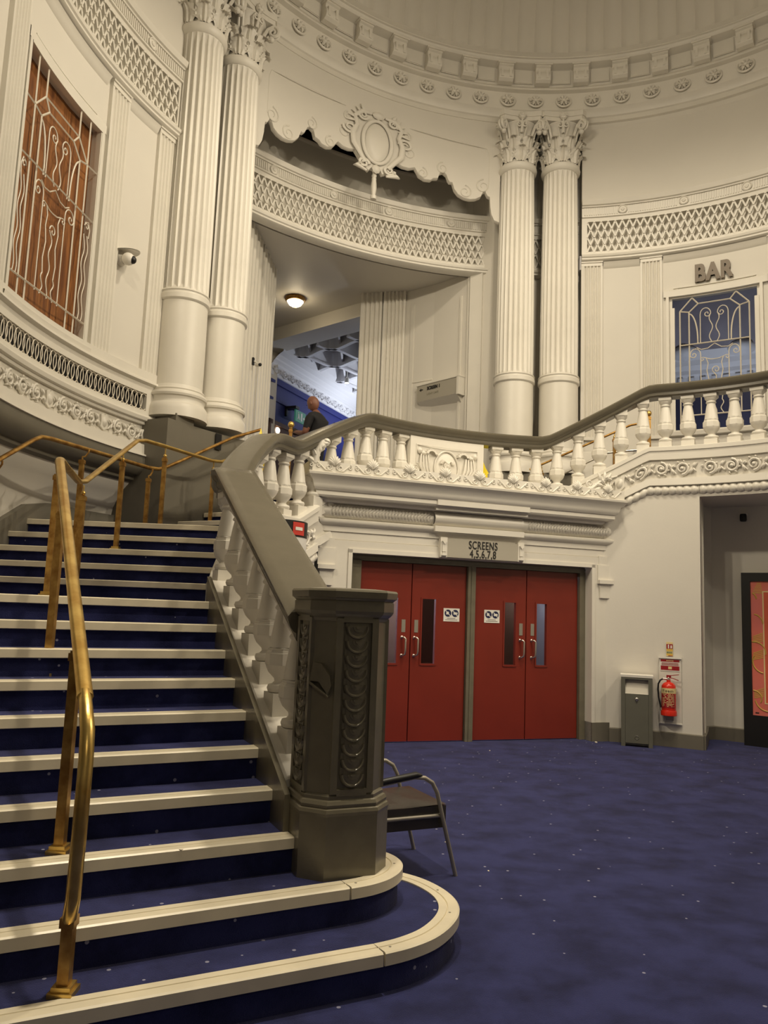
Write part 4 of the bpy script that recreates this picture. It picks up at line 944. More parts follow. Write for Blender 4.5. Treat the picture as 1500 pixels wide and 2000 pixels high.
# ------------------------------------------------------------------ brass handrails
def post(parent, x, y, z0, z1, rz, ball=True):
    b = MB(); b.box(x - .021, x + .021, y - .021, y + .021, z0 + .01, z1); b.box(x - .027, x + .027, y - .027, y + .027, z1 - .045, z1 - .01)
    po = obj('post', b, MT['brassdk'], parent)
    b = MB(); b.box(x - .045, x + .045, y - .045, y + .045, z0, z0 + .018); b.box(x - .035, x + .035, y - .035, y + .035, z0 + .018, z0 + .035); obj('foot', b, MT['brass'], po)
    if ball:
        b = MB(); blob(b, x, y, z1 + .022, .021, .021, .021, 10, 7); b.tube([(x, y, z1 + .03), (x, y, rz)], .007, 6); obj('finial', b, MT['brass'], po, 50)
RS8 = [(.032 * cos(2 * pi * k / 12), .020 * sin(2 * pi * k / 12)) for k in range(12)]
ch = thing('brass_handrail', 'polished brass centre handrail running up the middle of the stairs', 'handrail', (-1.10, 3.01, .16))
b = MB(); path = [(-1.16, 3.13, 1.21), (-2.26, 5.25, 2.53), (-2.33, 5.42, 2.575), (-2.42, 5.75, 2.575), (-2.60, 6.45, 2.575), (-2.625, 6.65, 2.61), (-2.63, 7.95, 3.26), (-2.60, 8.12, 3.305), (-2.50, 8.35, 3.31), (-2.12, 9.18, 3.31), (-2.04, 9.34, 3.33), (-1.60, 10.0, 3.66), (-1.36, 10.36, 3.88)]
b.sweep(RS8, path); obj('rail', b, MT['brass'], ch, 50)
b = MB(); b.tube([(-1.175, 3.16, 1.222), (-1.13, 3.07, 1.165), (-1.10, 3.02, 1.10), (-1.085, 2.99, 1.0), (-1.085, 2.985, .75), (-1.09, 2.99, .50), (-1.10, 3.0, .43), (-1.115, 3.02, .405)], [.026, .027, .028, .028, .028, .028, .027, .02], 10); obj('rail_end', b, MT['brass'], ch, 50)
post(ch, -1.105, 3.015, .16, .44, 0, False)
post(ch, -1.375, 3.56, .48, 1.36, 1.45); post(ch, -2.02, 4.79, 1.12, 2.13, 2.22); post(ch, -2.37, 5.50, 1.6, 2.48, 2.56); post(ch, -2.62, 6.62, 1.6, 2.48, 2.57)
post(ch, -2.64, 7.60, 2.08, 2.97, 3.06); post(ch, -2.46, 8.42, 2.4, 3.18, 3.29); post(ch, -2.10, 9.24, 2.4, 3.2, 3.3)
q = P(134.6, 4.9, 0); post(ch, -1.33, 10.40, 3.04, 4.02, 4.05)
b = MB(); blob(b, -1.33, 10.40, 4.085, .045, .045, .048, 12, 8); obj('ball', b, MT['brass'], ch, 60)
wh = thing('brass_handrail', 'tarnished brass handrail along the left wall and grey column pedestal', 'handrail', (-3.6, 7.0, 1.6))
b = MB(); path = [(-3.34, 4.6, 1.65), (-3.325, 6.52, 2.755), (-3.28, 7.0, 3.03), (-3.255, 7.1, 3.085), (-3.22, 7.22, 3.10), (-2.70, 8.64, 3.10), (-2.63, 8.77, 3.11), (-2.56, 8.88, 3.16), (-2.02, 9.86, 3.75), (-1.72, 10.2, 3.95)]
b.sweep([(x * .85, z * 1.1) for x, z in RS8], path); obj('rail', b, MT['brassdk'], wh, 50)
def hook_post(x, y, z0, rz, dx, dy):
    po = None; b = MB(); z1 = rz - .13; b.box(x - .021, x + .021, y - .021, y + .021, z0, z1); b.box(x - .027, x + .027, y - .027, y + .027, z1 - .04, z1 - .005); po = obj('post', b, MT['brassdk'], wh)
    b = MB(); b.tube([(x, y, z1), (x, y, z1 + .03), (x + dx * .5, y + dy * .5, z1 + .035), (x + dx, y + dy, z1 + .08), (x + dx, y + dy, rz - .02)], .010, 6); obj('hook', b, MT['brassdk'], po, 50)
hook_post(-3.37, 6.56, 1.6, 2.77, .05, 0); hook_post(-3.04, 7.58, 2.08, 3.10, .05, .02); hook_post(-2.68, 8.60, 2.4, 3.10, .03, .02)
rh = thing('brass_handrail', 'thin brass rails and posts of the right-hand upper flight behind the balusters', 'handrail', tuple(P(80, 4.75, L2)))
def arcpt(t, z): q = P(t, 4.75, 0); return (q.x, q.y, z)
b = MB(); b.tube([arcpt(90.5, 3.80), arcpt(89.5, 3.84), arcpt(72.5, 4.50), arcpt(71, 4.52), arcpt(69.5, 4.52)], .017, 8); obj('rail', b, MT['brassdk'], rh, 50)
b = MB(); b.tube([arcpt(91.5, 3.45), arcpt(76.5, 4.08), arcpt(74, 4.10), arcpt(70, 4.12)], .016, 8); obj('rail', b, MT['silver'], rh, 50)
for t, z0, z1 in ((88.3, 3.05, 3.76), (81.5, 3.3, 4.04), (75.3, 3.5, 4.30)):
    x, y, _ = arcpt(t, 0); post(rh, x, y, z0, z1, z1 + .1)
x, y, _ = arcpt(69.3, 0); post(rh, x, y, 3.72, 4.62, 4.66); b = MB(); blob(b, x, y, 4.67, .04, .04, .045, 12, 8); obj('ball', b, MT['brass'], rh, 60)

# ------------------------------------------------------------------ door surround, doors
DO = (-.26, 9.44); DE = (DO[0] + .947, DO[1] + .321); DF = planeframe(DO, DE)
def dpt(s, o, z=0): v = DF @ Vector((s, z, o)); return (v.x, v.y, v.z)
sur = MB()
sur.box(-.58, -.17, 0, 2.26, -.6, .19); sur.box(3.17, 3.46, 0, 2.26, -.75, .19)
sur.box(-.58, 3.46, 2.26, 2.40, -.75, .19); sur.box(-.60, 3.46, 2.40, 3.12, -.80, .17)
sur.box(-.22, -.17, 0, 2.30, .19, .205); sur.box(3.17, 3.22, 0, 2.30, .19, .205); sur.box(-.22, 3.22, 2.26, 2.31, .19, .205)
sur.xf(lambda x, y, z: tuple(DF @ Vector((x, y, z)))); sur = struct('trim_5', sur, MT['trim'], 20)
def surpath(o, s0, s1, back=-.6): return [dpt(s0, back), dpt(s0, o), dpt(s1, o), dpt(s1, back)]
b = MB()
b.sweep([(0, 2.40), (.015, 2.41), (.015, 2.50), (.03, 2.505), (.03, 2.57), (.05, 2.58), (.075, 2.60), (.085, 2.62), (.085, 2.64), (.04, 2.655), (0, 2.66)], surpath(.16, -.52, 3.40)); obj('architrave', b, MT['trim'], sur, 30)
b = MB(); b.sweep([(.10, 2.84), (.12, 2.86), (.12, 2.885), (.20, 2.89), (.215, 2.91), (.215, 2.96), (.23, 2.965), (.24, 2.98), (.255, 3.0), (.26, 3.02), (.27, 3.06), (.30, 3.10), (.33, 3.13), (.335, 3.155), (.30, 3.16), (0, 3.16), (0, 2.84)], surpath(.15, -.48, 3.20)); obj('cornice', b, MT['trim'], sur, 30)
# fluted pulvinated frieze, plain centre block
def pulv(s0, s1, o, flute):
    mb = MB(); N = int((s1 - s0) / .0085) if flute else 10; J = 13
    def fn(i, j):
        s = s0 + (s1 - s0) * i / N; v = j / (J - 1); w = o + .075 * sin(pi * v) ** .7
        if flute and .06 < i / N < .97: w += .012 * sin(2 * pi * (s + .035 * sin(2 * pi * (v - .15))) / .042) * min(1, 4 * v * (1 - v) * 1.6)
        return (s, 2.66 + .18 * v, w)
    mb.grid(fn, N + 1, J); return mb.xf(lambda x, y, z: tuple(DF @ Vector((x, y, z))))
obj('fluted_frieze', pulv(-.56, .86, .16, True), MT['trim'], sur, 60); obj('fluted_frieze', pulv(2.10, 3.45, .16, True), MT['trim'], sur, 60); obj('frieze_block', pulv(.86, 2.10, .20, False), MT['trim'], sur, 60)
b = MB(); b.box(.86, 2.10, 2.66, 2.84, .0, .20); b.box(.84, 2.12, 2.845, 2.90, 0, .33); b.box(.84, 2.12, 2.90, 2.965, .2, .385); b.box(.86, 2.10, 2.585, 2.655, 0, .275); b.xf(lambda x, y, z: tuple(DF @ Vector((x, y, z)))); obj('centre_break', b, MT['trim'], sur)
for s0 in (-.60, 3.26):   # ears and little consoles beside the door head
    b = MB(); b.box(s0, s0 + .22, 2.10, 2.30, -.1, .21); b.box(s0 + .0, s0 + .22, 2.05, 2.10, -.1, .25); b.box(s0 + .03, s0 + .19, 1.86, 2.05, -.1, .215); b.box(s0 + .02, s0 + .20, 2.30, 2.42, -.1, .2); b.xf(lambda x, y, z: tuple(DF @ Vector((x, y, z)))); obj('ear', b, MT['trim'], sur)
b = MB(); b.box(-.60, -.17, 0, .20, -.3, .215); b.box(3.17, 3.48, 0, .24, -.3, .215); b.xf(lambda x, y, z: tuple(DF @ Vector((x, y, z)))); obj('plinth_block', b, MT['grey'], sur)
# cresting with scrolls and palmettes
b = MB(); b.box(-.80, 3.52, 3.155, 3.29, .40, .43); b.box(-.80, -.77, 3.155, 3.29, -.4, .43); b.box(-.81, 3.53, 3.155, 3.17, .38, .45)
u = -.74; k = 0
while u < 3.40:
    c = u + .235
    for s in (-1, 1):
        spiral(b, c + s * .065, 3.225, .042, .012, 1.4, pi / 2, s, .435, (.012, .006), 5)
        b.tube([(c + s * .02, 3.18, .432), (c + s * .11, 3.19, .434), (c + s * .16, 3.235, .434), (c + s * .195, 3.265, .434)], [.006, .009, .009, .007], 5)
        blob(b, c + s * .20, 3.268, .436, .014, .014, .010, 6, 5)
        spiral(b, u + s * .045, 3.235, .025, .008, 1.2, pi / 2, s, .435, (.009, .005), 5)
    if k % 2 == 0 or True:
        for q in range(7):
            a = rad(40 + 100 * q / 6); leaf(b, c, 3.25, a, .125 * (1 - .2 * abs(q - 3) / 3), .020, .43)
    u += .47; k += 1
b.xf(lambda x, y, z: tuple(DF @ Vector((x, y, z)))); obj('cresting', b, MT['trim'], sur, 50)
# acanthus curl standing at the crest's left end
b = MB()
for q in range(6): leaf(b, -.74 + .02 * q, 3.27 + .055 * q, rad(150 - 34 * q), .13 - .01 * q, .035, .40)
b.tube([(-.74, 3.26, .40), (-.72, 3.40, .40), (-.66, 3.52, .40), (-.60, 3.55, .40)], [.04, .05, .04, .02], 8); b.xf(lambda x, y, z: tuple(DF @ Vector((x, y, z)))); obj('acanthus', b, MT['trim'], sur, 50)
# scrolling leaf fragment at the right end of the crest
b = MB(); spiral(b, 3.28, 3.40, .09, .02, 1.7, pi, 1, .36, (.022, .010)); spiral(b, 3.02, 3.36, .06, .015, 1.5, 0, -1, .36, (.018, .008))
for q in range(8): leaf(b, 3.20 + .03 * (q % 3), 3.32 + .02 * q, rad(200 - 30 * q), .15, .026, .36)
b.tube([(2.85, 3.27, .36), (3.05, 3.30, .37), (3.2, 3.42, .37), (3.45, 3.50, .36)], [.012, .025, .025, .012], 6); b.xf(lambda x, y, z: tuple(DF @ Vector((x, y, z)))); obj('acanthus', b, MT['trim'], sur, 50)
# sign over the doors
ss = thing('screens_sign', 'grey sign reading SCREENS 4,5,6,7,8 between two brackets over the red doors', 'sign', dpt(1.53, .24, 2.28))
b = MB(); b.box(1.04, 2.03, 2.275, 2.50, .15, .245); obj('board', b, MT['signgrey'], ss, 0, DF)
for s0 in (.95, 2.03):
    b = MB(); b.box(s0, s0 + .09, 2.27, 2.52, .15, .25); b.box(s0 + .02, s0 + .07, 2.34, 2.47, .25, .265); b.slab([(s0 + .015, 2.47), (s0 + .075, 2.47), (s0 + .045, 2.43)], .25, .28); b.slab([(s0 + .01, 2.29), (s0 + .08, 2.29), (s0 + .065, 2.33), (s0 + .025, 2.33)], .25, .275); obj('bracket', b, MT['trim'], ss, 0, DF)
text('SCREENS', .140, MT['letter'], 'lettering', DF @ Matrix.Translation((1.535, 2.440, .247)), ss, .003, .66, bold=.0012)
text('4,5,6,7,8', .140, MT['letter'], 'lettering', DF @ Matrix.Translation((1.535, 2.330, .247)), ss, .003, .68, bold=.0012)
# door frames and leaves
LF = [(0.0, .68), (.685, 1.43), (1.545, 2.30), (2.305, 3.08)]
WN = [(.31, .50), (.83, 1.01), (1.985, 2.145), (2.455, 2.605)]
HD = [.600, .765, 2.245, 2.415]; PL = [.56, .73, 2.20, 2.37]
for dn, (s0, s1, idx) in enumerate(((-.16, 1.49, (0, 1)), (1.49, 3.16, (2, 3)))):
    b = MB(); b.box(s0, s1, 2.185, 2.265, -.06, .05); b.box(s0, s1, 2.14, 2.2, -.10, -.05); b.box(s0, s1, 2.21, 2.24, .05, .065)
    if dn == 0: b.box(s0, -.005, 0, 2.2, -.06, .05); b.box(1.435, 1.49, 0, 2.2, -.06, .045)
    else: b.box(1.49, 1.54, 0, 2.2, -.06, .045); b.box(3.085, s1 + .02, 0, 2.2, -.06, .05); b.box(1.478, 1.502, 0, 2.2, .045, .055)
    b.xf(lambda x, y, z: tuple(DF @ Vector((x, y, z)))); fr = struct('door_%d' % (dn + 1), b, MT['newel'])
    for i in idx:
        a, c = LF[i]; w0, w1 = WN[i]; z0, z1 = .95, 1.75; g = .004
        b = MB(); b.box(a + g, w0, .012, 2.18, -.045, 0); b.box(w1, c - g, .012, 2.18, -.045, 0); b.box(w0, w1, .012, z0, -.045, 0); b.box(w0, w1, z1, 2.18, -.045, 0)
        b.box(c - .03, c + .03, .012, 2.178, -.052, -.046) if i in (0, 2) else None
        lf = obj('leaf', b, MT['red'], fr, 0, DF)
        b = MB()
        for x0, x1, y0, y1 in ((w0 - .02, w0, z0 - .02, z1 + .02), (w1, w1 + .02, z0 - .02, z1 + .02), (w0, w1, z0 - .025, z0), (w0, w1, z1, z1 + .02)): b.box(x0, x1, y0, y1, -.01, .009)
        obj('vision_frame', b, MT['red'], lf, 0, DF)
        b = MB(); b.box(w0 - .005, w1 + .005, z0 - .005, z1 + .005, -.030, -.024); obj('pane', b, MT['glass'], lf, 0, DF)
        h = HD[i]; b = MB(); b.tube([(h - .03, 1.265, 0), (h - .03, 1.265, .03), (h - .015, 1.268, .05), (h, 1.25, .058), (h, 1.10, .058), (h - .004, 1.062, .055), (h - .03, 1.045, .03), (h - .03, 1.045, 0)], .012, 8); blob(b, h - .03, 1.265, .004, .02, .02, .006); blob(b, h - .03, 1.045, .004, .02, .02, .006); obj('handle', b, MT['silver'], lf, 50, DF)
        p = PL[i]; b = MB(); b.box(p, p + .05, 1.33, 1.485, 0, .004); pl = obj('pull_plate', b, MT['steel'], lf, 0, DF)
text_m = mat('plate_letter', rgb(90, 86, 76), .6)
# notices on the middle leaves
for (x0, lab) in ((1.12, 'white no-filming notice with two navy roundels on the door left of the mullion'), (1.69, 'white no-filming notice with two navy roundels on the door right of the mullion')):
    nt = thing('notice', lab, 'sign', dpt(x0 + .11, 0, 1.56), 'no-filming notices on the doors')
    b = MB(); b.box(x0, x0 + .22, 1.48, 1.645, .001, .005); obj('sheet', b, MT['white'], nt, 0, DF)
    for k in (0, 1):
        cx = x0 + .06 + .10 * k; cy = 1.583
        b = MB(); b.lathe([(.046, .005), (.046, .0065)], 24, cx, cy); b.xf(lambda x, y, z: (x, y, z)); r = obj('roundel', b, MT['navyicon'], nt, 0, DF)
        b = MB(); b.box(cx - .024, cx + .012 + .01 * k, cy - .016, cy + .014, .0065, .0075)
        if k: b.slab([(cx + .022, cy), (cx + .032, cy + .014), (cx + .032, cy - .014)], .0065, .0075)
        else: b.box(cx - .01, cx + .006, cy + .014, cy + .02, .0065, .0075)
        b.slab([(cx - .034, cy + .028), (cx - .028, cy + .034), (cx + .034, cy - .028), (cx + .028, cy - .034)], .0075, .0085); obj('pictogram', b, MT['white'], r, 0, DF)
    b = MB()
    for zz, w in ((1.518, .12), (1.500, .17)):
        xx = x0 + .11 - w / 2
        while xx < x0 + .11 + w / 2 - .012: b.box(xx, xx + .009, zz - .004, zz + .004, .005, .006); xx += .013
    obj('small_print', b, MT['letter'], nt, 0, DF)
# lobby seen through the door panes
b = MB(); b.box(-.3, 3.4, 0, 2.5, -2.2, -2.15); b.box(-.35, -.3, 0, 2.5, -2.2, -.1); b.box(3.4, 3.45, 0, 2.5, -2.2, -.1); b.box(-.3, 3.4, 2.5, 2.55, -2.2, -.1); b.xf(lambda x, y, z: tuple(DF @ Vector((x, y, z)))); pw = struct('wall_lobby', b, MT['palewall'])
b = MB(); b.box(.95, 2.88, 0, 2.5, -2.1, -1.0); obj('panel', b, MT['brownwall'], pw, 0, DF)
v = dpt(3.15, -.7, 2.2); lamp('lobby_fill', 'POINT', v, 34, PALE, .15); v = dpt(.2, -1.3, 2.2); lamp('lobby_fill', 'POINT', v, 36, PALE, .15)  # unseen point lights added to brighten the room behind the panes
# ------------------------------------------------------------------ windows and their iron grilles
def grille(sgn_f, x0, x1, z0, z1, side, name, parent):
    """x runs to the right; sgn_f maps (x, z, w) to world"""
    T = .011
    g = MB()
    def bar(a, c, r=T): g.tube([(a[0], a[1], 0), (c[0], c[1], 0)], r, 4)
    def line(p, r=.0075): g.tube([(q[0], q[1], 0) for q in p], r, 5)
    dz = -.28 if side else 0
    zb, zm, zt = 4.87 + dz, 6.05 + dz, 6.84 + dz
    for s in (-1, 1):
        ztop = z1 if side else zt - .21
        bar((s * .52, z0), (s * .52, ztop)); bar((s * .38, z0 if side else zb), (s * .38, zt - .24))
        bar((s * .52, zt - .21), (s * .33, zt)); bar((s * .38, zt - .24), (s * .24, zt - .11)); bar((s * .33, zt), (s * .24, zt - .11)); bar((s * .52, zt - .21), (s * .38, zt - .24))
        if side: bar((s * .33, zt), (s * .33, z1))
        N = 10; line([(s * (.38 - .13 * sin(pi / 2 * k / N)), zt - .27 - .45 * (1 - cos(pi / 2 * k / N)) ) for k in range(N + 1)], .011)
        bar((s * .25, zt - .72), (s * .25, zm), .010)
        # hooks with inner scrolls and wavy stems
        arch = [(s * .21, zm), (s * .21, zt - .30)] + [(s * (.13 + .08 * cos(pi * k / 8)), zt - .30 + .10 * sin(pi * k / 8)) for k in range(1, 9)]
        sp = []
        for k in range(14):
            f = k / 13; a = pi - 2 * pi * 1.1 * f; r = .055 * (1 - .8 * f); sp.append((s * (.105 + r * cos(a) * -1 * -1), zt - .30 + r * sin(a) * -1))
        line(arch + sp[2:])
        line([(s * (.05 + .025 * sin(2 * pi * k / 10)), zt - .30 - (zt - .30 - zm) * k / 16) for k in range(17)])
        # lower scrolls
        pts = [(s * .21, zb), (s * .21, zm - .18)] + [(s * (.29 - .08 * cos(pi * k / 8)), zm - .18 + .10 * sin(pi * k / 8)) for k in range(1, 9)]
        for k in range(1, 13):
            f = k / 12; a = -2 * pi * 1.1 * f; r = .055 * (1 - .8 * f); pts.append((s * (.315 + r * cos(a)), zm - .18 + r * sin(a)))
        line(pts)
        line([(s * .27, zm - .06), (s * .2, zm - .10), (s * .1, zm - .09), (s * .03, zm - .04), (0, zm - .02)])
        pts = [(s * .10, zm - .95), (s * .12, zm - .80), (s * .09, zm - .62), (s * .12, zm - .46), (s * .10, zm - .34), (s * .13, zm - .25), (s * .18, zm - .235)]
        for k in range(1, 10):
            f = k / 9; a = pi / 2 - 2 * pi * .95 * f; r = .035 * (1 - .75 * f); pts.append((s * (.185 + r * cos(a)), zm - .27 + r * sin(a)))
        line(pts); line([(s * .13, zm - .25), (s * .07, zm - .275), (0, zm - .28)])
        line([(s * (.10 + .02 * sin(2 * pi * k / 8)), zm - .95 - (zm - .95 - zb) * k / 10) for k in range(11)])
    line([(.02 * sin(2 * pi * k / 9 + 1), zm - .55 - (zm - .55 - zb) * k / 20) for k in range(21)])
    line([(.02 - .06 * cos(2 * pi * k / 14) * (1 - k / 18), zm - .46 + .07 * sin(2 * pi * k / 14) * (1 - k / 18)) for k in range(16)])
    line([(.017, zm - .55), (-.04, zm - .47)])
    bar((x0 if side else -.52, zm), (x1 if side else .52, zm)); bar((x0 if side else -.52, zb), (x1 if side else .52, zb)); bar((-.24, zt - .11), (.24, zt - .11))
    if side:
        bar((-.33, zt), (.33, zt)); bar((x0, zt - .21), (-.52, zt - .21)); bar((.52, zt - .21), (x1, zt - .21))
        for s, xe in ((-1, x0), (1, x1)):
            cx = (s * .52 + xe) / 2
            for o in (-.03, .03): line([(cx + o + .018 * sin(2 * pi * k / 9), zb + (zm - .2 - zb) * k / 24) for k in range(25)])
            sp = [(cx + s * .04, zm - .22), (cx + s * .055, zm - .12), (cx + s * .02, zm - .04), (cx - s * .03, zm - .06)]
            for k in range(10):
                f = k / 9; a = pi - 2 * pi * 1.0 * f; r = .045 * (1 - .8 * f); sp.append((cx + s * (r * cos(a) * .9), zm - .10 + r * sin(a)))
            line(sp)
    g.xf(sgn_f); return obj(name, g, MT['iron'], parent, 50)
def window(name, edge, sgn, a0, a1, z0, z1, side, glassmat, xc):
    R = R0 + (.035 if sgn > 0 else .10); Uc = rad((a0 + a1) / 2) * R; hw = rad((a1 - a0) / 2) * R
    s = 1 if sgn < 0 else -1       # local x to the right
    f = lambda x, z, w: P(edge + sgn * deg((Uc + s * x) / R), R - w, z)
    b = MB(); n = 14; fwd_ = .014 if sgn > 0 else .05
    for x0, x1, y0, y1 in ((-hw, -hw + fwd_, z0, z1), (hw - fwd_, hw, z0, z1)): b.box(x0, x1, y0, y1, -.03, .03)
    for y0, y1 in ((z0, z0 + .02), (z1 - .02, z1)):
        b.grid(lambda i, j: (-hw + 2 * hw * i / (n - 1), [y0, y0, y1, y1][j], [-.03, .04, .04, -.03][j]), n, 4)
    b.xf(f); w = struct(name, b, MT['trim'], 30)
    return w, f, hw
w1, f1, hw1 = window('window_1', 152.7, 1, 13.75, 27.9, 4.36, 6.88, True, None, 0)
grille(lambda x, y, z: f1(x, y, z + .015), -hw1 + .01, hw1 - .01, 4.36, 6.88, True, 'iron_grille', w1)
for k, (x0, x1) in enumerate(((-hw1, -.25), (-.245, .28), (.285, hw1))):       # plywood sheets behind
    b = MB(); N = 5; b.grid(lambda i, j: f1(x0 + (x1 - x0) * i / (N - 1), (4.36, 6.88)[j], -.10 - .004 * k), N, 2); b.grid(lambda i, j: f1((x0, x0, x1, x1)[i], (4.36, 6.88)[j], (-.125, -.10, -.10, -.125)[i]), 4, 2); obj('board', b, MT['board'], w1)
w2, f2, hw2 = window('window_2', 80.3, -1, 13.9, 27.3, 4.62, 6.88, False, None, 0)
for x0, x1 in ((-hw2 + .02, -.60), (.60, hw2 - .02)):
    b = MB(); b.box(x0, x1, 4.62, 6.70, -.02, .05); b.xf(f2); obj('jamb_board', b, MT['trim'], w2)
grille(lambda x, y, z: f2(x, y, z + .035), -.6, .6, 4.62, 6.88, False, 'iron_grille', w2)
b = MB(); b.grid(lambda i, j: f2(-hw2 + 2 * hw2 * i / 9, (4.62, 6.88)[j], 0), 10, 2); obj('pane', b, MT['glass'], w2, 60)
# BAR letters
bs = thing('bar_sign', 'raised brown block letters reading BAR above the right-hand window', 'sign', tuple(P(59.7, R0 - .03, 7.2)))
for ch_, t in (('B', 61.65), ('A', 59.72), ('R', 57.75)):
    text(ch_, .40, MT['barletter'], 'letter', frame(t, R0 + .012, 7.205), bs, .02, .74, bold=.013)

# ------------------------------------------------------------------ litter bin and fire extinguisher against the wall
def wf(t, o=.135): return frame(t, R1 - o, 0)
BF = wf(71.5, .16)
bn = thing('litter_bin', 'grey steel litter bin with open hopper slot and lock below it', 'bin', tuple(BF @ Vector((0, 0, 0))))
b = MB(); b.box(-.19, .19, .02, .86, 0, .02); b.box(-.19, -.165, .02, .86, 0, .25); b.box(.165, .19, .02, .86, 0, .25); b.box(-.165, .165, .02, .04, 0, .24); b.box(-.165, .165, .84, .86, 0, .25); b.box(-.19, -.14, 0, .86, .25, .26); b.box(.14, .19, 0, .86, .25, .26); b.box(-.14, .14, .835, .86, .25, .26); obj('body', b, MT['binmetal'], bn, 0, BF)
b = MB(); b.box(-.138, .138, .045, .655, .235, .262); dr = obj('door', b, MT['binmetal'], bn, 0, BF)
b = MB(); b.add([(-.14, .66, .25), (.14, .66, .25), (.14, .83, .19), (-.14, .83, .19), (-.14, .655, .255), (.14, .655, .255)], [(0, 1, 2, 3), (4, 5, 1, 0)]); obj('hopper', b, MT['hopper'], bn, 0, BF)
b = MB(); b.box(-.20, .20, .862, .872, -.0, .262); b.box(-.198, .202, .874, .882, 0, .262); b.box(-.20, .20, .884, .890, .0, .262); obj('lid', b, MT['white'], bn, 0, BF)
b = MB(); b.lathe([(.020, 0), (.020, .006), (.010, .012), (0, .013)], 14); b.xf(lambda x, y, z: (x, y + .59, z + .262)); b.box(-.008, .008, .565, .60, .262, .276); obj('lock', b, MT['silver'], dr, 50, BF)
b = MB(); b.tube([(.024 * cos(2 * pi * k / 16), .115 + .022 * sin(2 * pi * k / 16), .263) for k in range(17)], .004, 5, False); obj('embossed_ring', b, MT['binmetal'], dr, 50, BF)
EF = wf(65.0)
bd = thing('backboard', 'tall white backing board on the wall behind the fire extinguisher', 'board', tuple(EF @ Vector((0, .6, 0))))
b = MB(); b.box(-.135, .135, .30, 1.12, 0, .012); obj('panel', b, MT['wall'], bd, 0, EF); b = MB(); b.box(-.14, .14, 1.11, 1.13, 0, .03); b.box(-.14, .14, .285, .30, 0, .02); obj('edge', b, MT['white'], bd, 0, EF)
sn = thing('extinguisher_notice', 'dark red and white instruction notice above the fire extinguisher', 'sign', tuple(EF @ Vector((0, 1.02, .014))))
b = MB(); b.box(-.115, .115, .95, 1.10, .013, .017); obj('sheet', b, MT['white'], sn, 0, EF)
b = MB(); b.box(-.113, .113, 1.068, 1.098, .017, .0185); b.box(-.113, .113, .962, 1.016, .017, .0185)
for zz in (1.025, 1.035, 1.045, 1.055): b.box(-.105, .105, zz - .0025, zz + .0025, .017, .0185)
obj('red_panel', b, MT['dred'], sn, 0, EF)
b = MB(); b.box(-.022, .022, .975, 1.008, .0185, .0195)
xx = -.045
while xx < .04: b.box(xx, xx + .007, 1.078, 1.089, .0185, .0195); xx += .010
obj('print', b, MT['cream'], sn, 0, EF)
sl = thing('extinguisher_label', 'narrow red and yellow label strip topmost above the extinguisher board', 'sign', tuple(EF @ Vector((-.01, 1.22, .01))))
b = MB(); b.box(-.045, .035, 1.14, 1.32, 0, .004); obj('sheet', b, MT['cream'], sl, 0, EF)
b = MB(); b.box(-.043, .033, 1.232, 1.295, .004, .0055); b.box(-.02, .033, 1.142, 1.15, .004, .0055); obj('red_field', b, MT['dred'], sl, 0, EF)
b = MB(); b.box(-.043, .033, 1.205, 1.232, .004, .0052); b.box(-.043, .033, 1.15, 1.172, .004, .0052); obj('yellow_field', b, MT['yellowlab'], sl, 0, EF)
b = MB(); b.box(-.025, -.010, 1.238, 1.288, .0055, .0065); b.slab([(.005, 1.24), (.022, 1.24), (.025, 1.26), (.015, 1.288), (.006, 1.27)], .0055, .0065); obj('pictogram', b, MT['white'], sl, 0, EF)
b = MB()
for zz in (1.193, 1.18):
    for xx in (-.04, -.03, -.018, -.006, .006, .018): b.box(xx, xx + .009, zz - .004, zz + .004, .004, .0055)
obj('green_print', b, MT['green'], sl, 0, EF)
fe = thing('fire_extinguisher', 'red foam fire extinguisher with cream Foam band and black hose on the wall', 'extinguisher', tuple(EF @ Vector((-.01, .4, .1))))
EX = EF @ Matrix.Translation((-.012, 0, .105)) @ Matrix.Rotation(rad(-90), 4, 'X')     # lathe axis up
b = MB(); b.lathe([(.0, .44), (.07, .44), (.086, .455), (.088, .47), (.088, .74), (.084, .775), (.065, .80), (.04, .815), (.026, .82), (.024, .845)], 28); obj('cylinder', b, MT['ered'], fe, 50, EX)
b = MB(); b.lathe([(.088, .40), (.092, .40), (.098, .405), (.098, .45), (.09, .47), (.086, .47)], 28, capb=True); obj('skirt', b, MT['ered'], fe, 40, EX)
b = MB(); b.lathe([(.0895, .68), (.0895, .745)], 28); lb_ = obj('band', b, MT['cream'], fe, 60, EX)
text('Foam', .05, MT['letter'], 'lettering', EF @ Matrix.Translation((-.012, .713, .1955)), lb_, .001, 1.1)
b = MB(); b.grid(lambda i, j: (.0892 * sin(rad(-62 + 124 * i / 10)), -.0892 * cos(rad(-62 + 124 * i / 10)), (.50, .675)[j]), 11, 2); lab = obj('label', b, MT['dred'], fe, 60, EX)
b = MB(); rr = random.Random(4)
for row in range(11):
    a = -50
    while a < 48:
        wdt = rr.choice((5, 8, 12)); zz = .665 - row * .0148
        if rr.random() < .75:
            p = [(.0900 * sin(rad(q)), -.0900 * cos(rad(q))) for q in (a, min(50, a + wdt))]
            b.add([(p[0][0], p[0][1], zz), (p[1][0], p[1][1], zz), (p[1][0], p[1][1], zz + .007), (p[0][0], p[0][1], zz + .007)], [(0, 1, 2, 3)])
        a += wdt + 3
obj('small_print', b, MT['cream'], lab, 0, EX)
b = MB(); b.tube([(-.035, 0, .855), (.02, 0, .86)], .016, 8); b.lathe([(.018, .84), (.02, .87), (.012, .885)], 12); obj('valve', b, MT['silver'], fe, 50, EX)
